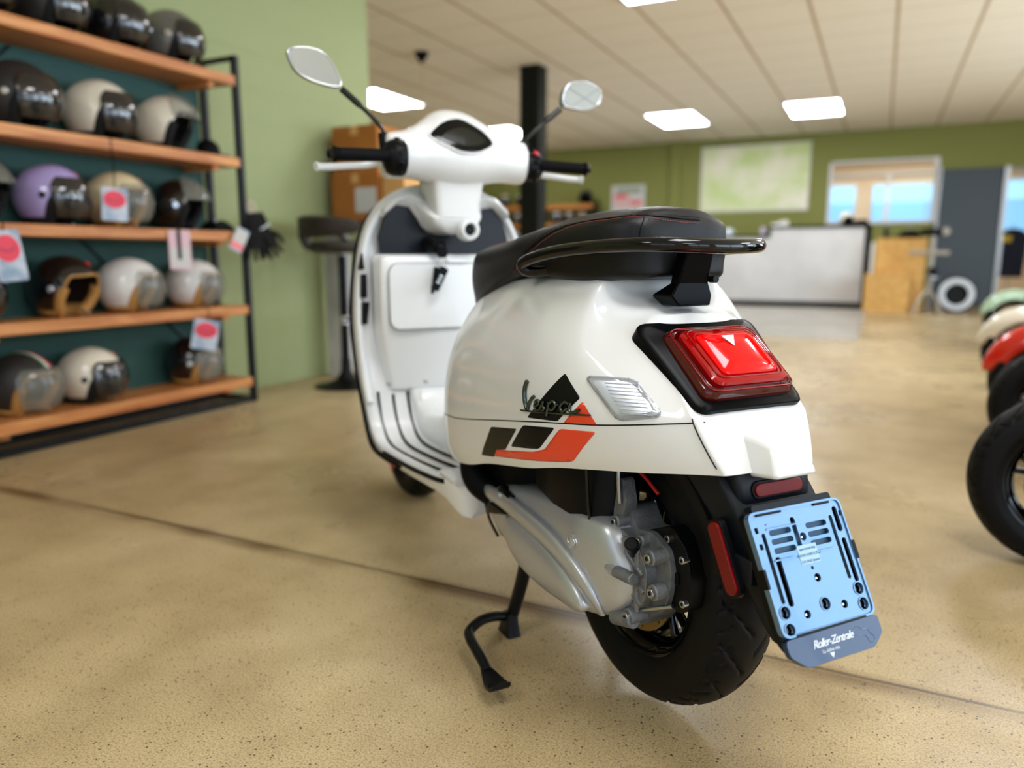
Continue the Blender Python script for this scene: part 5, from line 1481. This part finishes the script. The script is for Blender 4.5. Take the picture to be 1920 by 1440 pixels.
# ------------------------------------------------------------------ bar stool, high table and boxes at the wall corner
st_ = thing('bar_stool', 'dark brown swivel bar stool with rounded back in front of the pale stone table leg', 'stool', (-3.0, 3.74, 0), radians(60))
M['stool'] = mat('dark_brown_leather', (46, 40, 34), 0.5)
lathe('base', [(0.001, 0.0), (0.20, 0.0), (0.20, 0.008), (0.13, 0.022), (0.06, 0.05), (0.034, 0.10), (0.03, 0.18), (0.001, 0.18)], 'black', st_, axis='Z', seg=40)
cyl('gas_column', (0, 0, 0.1), (0, 0, 0.82), 0.026, 'black', st_, 24)
tube('foot_rest', [(-0.02, -0.02, 0.42), (0.10, -0.12, 0.42), (0.19, -0.06, 0.42), (0.19, 0.06, 0.42), (0.10, 0.12, 0.42), (-0.02, 0.02, 0.42)], 0.010, 'black', st_, seg=10)
cyl('foot_rest_clamp', (0, 0, 0.395), (0, 0, 0.445), 0.036, 'chrome', st_, 24, bevel=0.003)
tube('height_lever', [(0, 0, 0.81), (0.05, 0.12, 0.80), (0.06, 0.19, 0.79)], 0.005, 'chrome', st_, seg=8)
lathe('seat', [(0.001, 0.83), (0.14, 0.83), (0.19, 0.845), (0.205, 0.87), (0.20, 0.895), (0.16, 0.905), (0.001, 0.90)], 'stool', st_, axis='Z', seg=40)
br = []
for i in range(25):
    a = radians(80 + 200 * i / 24)
    h = 0.13 * sin(pi * i / 24) ** 0.4 + 0.005
    br.append([((0.235 + dr) * cos(a), (0.25 + dr) * sin(a), 0.985 + z * h) for dr, z in ((-0.018, -0.35), (0.0, -0.5), (0.018, -0.35), (0.022, 0.4), (0.0, 0.5), (-0.018, 0.4))])
bk_ = loft('backrest', br, 'stool', st_, angle=60)
tube('arm_loop', [(0.235 * cos(radians(85)), 0.25 * sin(radians(85)), 0.98), (0.10, 0.235, 0.93), (0.12, 0.16, 0.88)], 0.016, 'stool', bk_, seg=10)
tube('arm_loop', [(0.235 * cos(radians(275)), 0.25 * sin(radians(275)), 0.98), (0.10, -0.235, 0.93), (0.12, -0.16, 0.88)], 0.016, 'stool', bk_, seg=10)
tube('back_support', [(-0.12, 0, 0.86), (-0.21, 0, 0.88), (-0.245, 0, 0.95)], 0.03, 'stool', bk_, seg=10)
M['stone'] = noise_mix(mat('pale_stone_laminate', (186, 184, 180), 0.5), (160, 158, 156), (204, 202, 198), 3.2, 5)
tb_ = thing('high_table', 'high table with pale stone-look panel leg at the end of the green wall', 'table', (0, 0, 0))
bx('panel_leg', (-3.37, -3.225), (4.02, 4.10), (0, 1.0), 'stone', tb_, bevel=0.002)
bx('panel_leg', (-2.90, -2.80), (4.50, 4.58), (0, 1.0), 'stone', tb_, bevel=0.002)
bx('table_top', (-3.40, -2.72), (4.0, 4.62), (1.0, 1.04), 'black_matte', tb_, bevel=0.003)
M['stool_print'] = mat('faded_brown_print', (92, 58, 24), 0.8)
BXL = [('brown cardboard box with black print, upper one of the stack on the high table', (-3.37, -3.00), (4.14, 4.52), (1.35, 1.66), 'card'),
       ('brown cardboard box with white delivery note, lower one of the stack on the high table', (-3.37, -2.98), (4.12, 4.52), (1.04, 1.35), 'card'),
       ('small light brown carton beside the stacked boxes on the high table', (-2.97, -2.80), (4.14, 4.40), (1.04, 1.34), 'card_light')]
for i, (lab, x, y, z, m_) in enumerate(BXL):
    cx, cy = (x[0] + x[1]) / 2, (y[0] + y[1]) / 2
    t = thing('cardboard_box', lab, 'box', (cx, cy, z[0]), 0, 'boxes on the high table')
    w_, d_, h_ = (x[1] - x[0]) / 2, (y[1] - y[0]) / 2, z[1] - z[0]
    b_ = bx('carton', (-w_, w_), (-d_, d_), (0.001, h_), m_, t, bevel=0.004)
    bx('packing_tape', (-0.03, 0.03), (-d_ - 0.001, d_ + 0.001), (h_ - 0.06, h_ + 0.001), 'card_light', t)
    if i == 0: bx('box_print', (-0.15, -0.11), (-d_ - 0.0015, -d_ + 0.001), (0.03, 0.07), 'black_matte', b_); bx('box_print', (-0.09, 0.10), (-d_ - 0.0015, -d_ + 0.001), (0.035, 0.065), 'stool_print', b_)
    if i == 1: bx('delivery_note', (0.0, 0.17), (-d_ - 0.002, -d_ + 0.001), (0.06, 0.22), 'paper', t)

# ------------------------------------------------------------------ pendant canopy
pl = thing('pendant_lamp', 'black cone canopy and thin cable of a pendant lamp hanging from the ceiling', 'lamp', (-4.46, 6.97, CEIL))
lathe('ceiling_canopy', [(0.001, 0.0), (0.075, 0.0), (0.07, -0.03), (0.02, -0.10), (0.001, -0.105)], 'black_matte', pl, axis='Z', seg=28)
cyl('cable', (0, 0, -0.1), (0, 0, -1.35), 0.003, 'card_light', pl, 8)
lathe('lamp_shade', [(0.02, -1.34), (0.05, -1.36), (0.17, -1.55), (0.165, -1.55), (0.045, -1.37), (0.02, -1.36)], 'black_matte', pl, axis='Z', seg=28)

# ------------------------------------------------------------------ counter zone
m = M['slab'] = noise_mix(mat('grey_polished_slab', (176, 172, 164), 0.25), (166, 160, 150), (186, 180, 170), 1.5, 4)
struct(bx('floor_slab', (-5.6, -0.16), (8.0, 14.3), (0.0, 0.004), 'slab'))
M['counter'] = noise_mix(mat('light_concrete_laminate', (196, 195, 192), 0.55), (190, 189, 187), (202, 201, 199), 2.2, 5)
ct = thing('sales_counter', 'long sales counter with pale grey concrete-look front and black edging', 'counter', (0, 0, 0))
pf_ = [(-5.0, 0.10), (-0.27, 0.10), (-0.27, 1.255), (-1.66, 1.255), (-1.66, 1.115), (-5.0, 1.115)]
extr('front_panel', pf_, 12.90, 12.94, 'counter', ct, 'XZ')
boxes('edging', [((-0.27, -0.19), (12.88, 13.6), (0.0, 1.29)), ((-1.69, -0.19), (12.88, 13.6), (1.255, 1.29)), ((-5.0, -1.66), (12.88, 13.6), (1.115, 1.15)), ((-1.69, -1.655), (12.88, 13.6), (1.115, 1.29))], 'black_matte', ct, bevel=0.003)
boxes('plinth', [((-5.0, -0.19), (12.92, 13.55), (0.0, 0.10))], 'black', ct)
boxes('carcass', [((-5.0, -0.27), (12.94, 13.5), (0.1, 1.11))], 'black_matte', ct)


def crate(label, x, y, z):
    t = thing('wooden_crate', label, 'crate', ((x[0] + x[1]) / 2, (y[0] + y[1]) / 2, z[0]), 0, 'boxes of particle board by the counter')
    w_, d_, h_ = (x[1] - x[0]) / 2, (y[1] - y[0]) / 2, z[1] - z[0]
    boxes('board_box', [((-w_, w_), (-d_, -d_ + 0.018), (0.0, h_)), ((-w_, w_), (d_ - 0.018, d_), (0, h_)), ((-w_, -w_ + 0.018), (-d_ + 0.018, d_ - 0.018), (0, h_)), ((w_ - 0.018, w_), (-d_ + 0.018, d_ - 0.018), (0, h_))], 'osb', t)
    bx('lid', (-w_ - 0.006, w_ + 0.006), (-d_ - 0.006, d_ + 0.006), (h_, h_ + 0.018), 'osb', t, bevel=0.002)
    return t


crate('tall particle-board crate beside the counter', (-0.10, 0.57), (12.72, 13.2), (0, 1.06))
crate('low particle-board crate standing in front of the tall one', (-0.22, 0.375), (12.30, 12.70), (0, 0.53))
bk = tag(bx('board', (-0.17, -0.12), (12.72, 12.75), (0.0, 1.02), 'paper'), 'narrow white board leaning between counter and tall crate', 'board')
# counter top and crate top items
def item(nm, lab, cat, loc, fn, rz=0.0, group=None):
    t = thing(nm, lab, cat, loc, radians(rz), group); fn(t); return t


def f_card(t):
    extr('card_front', rounded([(-0.09, 0), (0.09, 0), (0.08, 0.10), (-0.06, 0.08)], 0.02), -0.03, 0.03, 'paper', t, 'XZ', bevel=0.004)
    bx('card_foot', (-0.17, -0.08), (-0.03, 0.03), (0, 0.05), 'paper', t, bevel=0.01)


item('card_reader', 'white card reader on the raised step of the counter', 'card reader', (-1.50, 13.05, 1.29), f_card)


def f_cup(t):
    lathe('bowl', [(0.03, 0.0), (0.05, 0.01), (0.06, 0.12), (0.056, 0.12), (0.045, 0.015), (0.001, 0.012)], 'print_white', t, axis='Z', seg=24)
    tube('handle', [(0.055, 0, 0.09), (0.095, 0, 0.08), (0.09, 0, 0.04), (0.05, 0, 0.03)], 0.006, 'print_white', t, seg=8)


item('coffee_cup', 'white cup on the low part of the counter just behind the saddle', 'cup', (-2.50, 13.05, 1.15), f_cup)
item('coffee_cup', 'white cup on the low part of the counter, right one of the pair', 'cup', (-2.36, 13.08, 1.15), f_cup)


def f_vase(t):
    M['lavender'] = mat('lavender_glaze', (176, 160, 190), 0.4)
    lathe('vase', [(0.001, 0), (0.04, 0), (0.05, 0.05), (0.035, 0.12), (0.03, 0.13), (0.028, 0.12), (0.001, 0.02)], 'lavender', t, axis='Z', seg=24)
    bx('vase_label', (-0.02, 0.02), (-0.052, -0.045), (0.03, 0.07), 'paper', t)


item('vase', 'small lavender pot against the step of the counter', 'vase', (-1.79, 13.0, 1.15), f_vase)
make_helmet('small cream helmet lying on the raised counter top', 'cream', 'black', None, (-0.56, 13.15, 1.29), -60, 0.85, None, 'red', True, 'helmets around the counter')
item('printer', 'low black printer on the raised counter top beside the cream helmet', 'printer', (-0.36, 13.2, 1.29), lambda t: (loft('printer_case', [[(x, y, z) for x, y in rounded([(-0.14, -0.1), (0.12, -0.1), (0.12, 0.1), (-0.14, 0.1)], 0.03, 3)] for z in (0.0, 0.05)] + [[(x, y, 0.09) for x, y in rounded([(-0.06, -0.06), (0.10, -0.08), (0.10, 0.08), (-0.06, 0.06)], 0.03, 3)]], 'black_matte', t, angle=40), bx('paper_slot', (-0.1, 0.05), (-0.11, -0.1), (0.03, 0.035), 'steel', t)))


def f_pump(t):
    cyl('barrel', (0, 0, 0.0), (0, 0, 0.18), 0.03, 'black', t, 20, bevel=0.004)
    tube('hose', [(0.03, 0, 0.03), (0.10, 0.02, 0.05), (0.14, 0.0, 0.02), (0.2, 0.0, 0.012)], 0.008, 'rubber', t, seg=8)
    cyl('tip', (0, 0, 0.18), (0, 0, 0.23), 0.01, 'steel', t, 12)


item('air_pump', 'small black hand pump with hose on top of the tall crate', 'pump', (0.02, 12.92, 1.078), f_pump)


def f_tools(t):
    loft('tool_bag_body', [[(x, y, z) for x, y in rounded([(-w_, -0.07), (w_, -0.07), (w_, 0.07), (-w_, 0.07)], 0.03, 4)] for z, w_ in ((0, 0.15), (0.05, 0.16), (0.10, 0.12), (0.12, 0.05))], 'black_matte', t, angle=60)
    tube('bag_handle', [(-0.05, 0, 0.11), (-0.03, 0, 0.15), (0.03, 0, 0.15), (0.05, 0, 0.11)], 0.008, 'steel', t, seg=8)


item('tool_bag', 'black tool bag with pale handle on top of the tall crate', 'bag', (0.34, 12.92, 1.078), f_tools)

ws = thing('tyre_stand', 'grey metal workshop stand on splayed legs beside the crates', 'stand', (0.62, 12.36, 0), 0)
M['stand_grey'] = mat('worn_grey_paint', (168, 160, 148), 0.4, metal=0.3)
cyl('stand_post', (0, 0, 0.30), (0, 0, 1.12), 0.028, 'stand_grey', ws, 20)
for a in (215, 325, 90):
    c_ = Vector((cos(radians(a)), sin(radians(a)), 0))
    tube('leg', [Vector((0, 0, 0.34)), c_ * 0.12 + Vector((0, 0, 0.22)), c_ * 0.21 + Vector((0, 0, 0.015))], 0.020, 'stand_grey', ws, seg=10)
tube('cross_arm', [(-0.28, 0, 0.86), (0.0, -0.02, 0.865), (0.22, 0, 0.86)], 0.032, 'stand_grey', ws, seg=12)
bx('clamp_head', (-0.16, 0.12), (-0.07, 0.07), (1.10, 1.20), 'black', ws, bevel=0.02)
cyl('hand_wheel', (0.15, -0.01, 1.16), (0.15, -0.06, 1.16), 0.055, 'stand_grey', ws, 24, bevel=0.008)
cyl('counter_weight', (0.03, -0.03, 0.60), (0.03, -0.09, 0.60), 0.06, 'black', ws, 24, bevel=0.006)
cyl('tool_tray', (0.02, -0.02, 0.50), (0.02, -0.02, 0.52), 0.10, 'steel', ws, 24)

wt = thing('whitewall_tyre', 'loose tyre with broad white sidewall leaning against the slate panel', 'tyre', (0.99, 12.62, 0.262), 0)
WR = [(0.155, 0.05), (0.17, 0.06), (0.20, 0.063), (0.235, 0.055), (0.255, 0.035), (0.262, 0.0)]
tw = lathe('tyre_carcass', WR + [(r, -h) for r, h in WR[::-1][1:]] + [(0.150, -0.045), (0.150, 0.045)], 'rubber', wt, seg=56, closed=True)
M['ww'] = mat('white_sidewall', (206, 212, 218), 0.5)
for s in (-1, 1): lathe('white_sidewall', [(0.152, s * 0.052), (0.17, s * 0.0625), (0.20, s * 0.0655), (0.232, s * 0.058)], 'ww', tw, seg=56, solid=0.001)
lathe('inner_disc', [(0.001, 0.03), (0.15, 0.03), (0.15, 0.02), (0.001, 0.02)], 'black', wt, seg=40)
wt.rotation_euler = (radians(-6), 0, radians(4))

# posters and shelves on the far wall
M['map'] = noise_mix(mat('map_print', (226, 228, 200), 0.5), (196, 214, 140), (236, 230, 208), 1.6, 5, lo=0.35, hi=0.6)
pm = thing('wall_map', 'large pale green map poster on the olive far wall above the counter', 'poster', (-2.18, BY - 0.012, 1.63))
bx('map_sheet', (-0.92, 0.92), (-0.004, 0.004), (0, 1.12), 'map', pm)
boxes('map_frame', [((-0.94, 0.94), (-0.008, 0.006), (-0.02, 0.0)), ((-0.94, 0.94), (-0.008, 0.006), (1.12, 1.14)), ((-0.94, -0.92), (-0.008, 0.006), (0, 1.12)), ((0.92, 0.94), (-0.008, 0.006), (0, 1.12))], 'paper', pm)
pp = thing('poster', 'small white poster with red and pink signs on the far wall behind the saddle', 'poster', (-4.50, BY - 0.012, 1.62))
bx('poster_sheet', (-0.33, 0.33), (-0.004, 0.004), (0, 0.54), 'paper', pp)
M['pinkish'] = mat('pale_pink_print', (216, 176, 170), 0.5)
M['slate_print'] = mat('grey_green_print', (150, 160, 140), 0.5)
bx('red_sign_print', (-0.28, 0.0), (-0.006, -0.004), (0.30, 0.37), 'tag_red', pp); bx('pink_sign_print', (-0.28, 0.0), (-0.006, -0.004), (0.12, 0.30), 'pinkish', pp)
bx('red_sign_print', (0.03, 0.28), (-0.006, -0.004), (0.20, 0.26), 'tag_red', pp); bx('pink_sign_print', (0.03, 0.28), (-0.006, -0.004), (0.04, 0.20), 'pinkish', pp)
bx('photo_print', (-0.24, 0.26), (-0.0055, -0.004), (0.38, 0.50), 'slate_print', pp)
fs = thing('wall_shelf', 'long brown wooden wall shelf with dark back behind the handlebar, carrying helmets', 'shelf', (0, 0, 0))
for z in (1.80, 1.44, 1.06): bx('board', (-7.7, -5.06), (13.85, 14.2), (z - 0.07, z), 'wood_far', fs)
for x in (-7.7, -6.4, -5.10): bx('upright', (x, x + 0.04), (13.86, 14.2), (0, 1.84), 'metal_black', fs)
for lab, shl, x, z, dg, k in (('black helmet on top of the far wall shelf next to the small poster', 'matt', -5.26, 1.80, -80, 1.15), ('white helmet on the far shelf just below the top board, right of the column', 'white', -5.87, 1.44, -60, 0.95),
                              ('cream helmet on the far shelf beside the white one', 'cream', -5.60, 1.44, -70, 0.95), ('sand coloured helmet on the far shelf, last below the black one', 'sand', -5.32, 1.44, -60, 0.95),
                              ('cream helmet on top of the far shelf left of the column', 'cream', -7.02, 1.80, -60, 1.0), ('white helmet on top of the far shelf just left of the column', 'white', -6.66, 1.80, -60, 0.95),
                              ('grey helmet on top of the far shelf behind the handlebar neck', 'grey', -7.36, 1.80, -60, 0.9),
                              ('white helmet under the top board left of the column', 'white', -6.72, 1.44, -60, 0.95), ('lilac helmet on the lowest board of the far shelf', 'lilac', -6.1, 1.06, -60, 0.95), ('white helmet on the lowest board of the far shelf', 'white', -6.75, 1.06, -60, 0.95)):
    make_helmet(lab, shl, 'black', 'down' if shl != 'matt' else None, (x, 14.0, z), dg, k, None, None, True, 'helmets on the far wall shelf')

# things seen through the far doorway
dr = thing('jacket', 'dark blue jacket with yellow patch on a hanger seen through the far doorway', 'jacket', (1.98, 15.6, 0.0), 0)
M['navy'] = mat('navy_cloth', (26, 28, 50), 0.8)
loft('jacket_body', [[(x, y, z) for x, y in rounded([(-w_, -0.1), (w_, -0.1), (w_, 0.1), (-w_, 0.1)], 0.06, 4)] for z, w_ in ((0.45, 0.20), (0.8, 0.22), (1.15, 0.23), (1.25, 0.16), (1.28, 0.06))], 'navy', dr, angle=60)
bx('yellow_patch', (-0.14, -0.02), (-0.105, -0.10), (1.06, 1.16), mat('yellow_cloth', (226, 190, 40), 0.7), dr)
cyl('rack_pole', (0, 0, 0.0), (0, 0, 1.34), 0.014, 'steel', dr, 10)
lathe('rack_foot', [(0.001, 0), (0.2, 0), (0.2, 0.02), (0.02, 0.04), (0.001, 0.04)], 'steel', dr, axis='Z', seg=24)
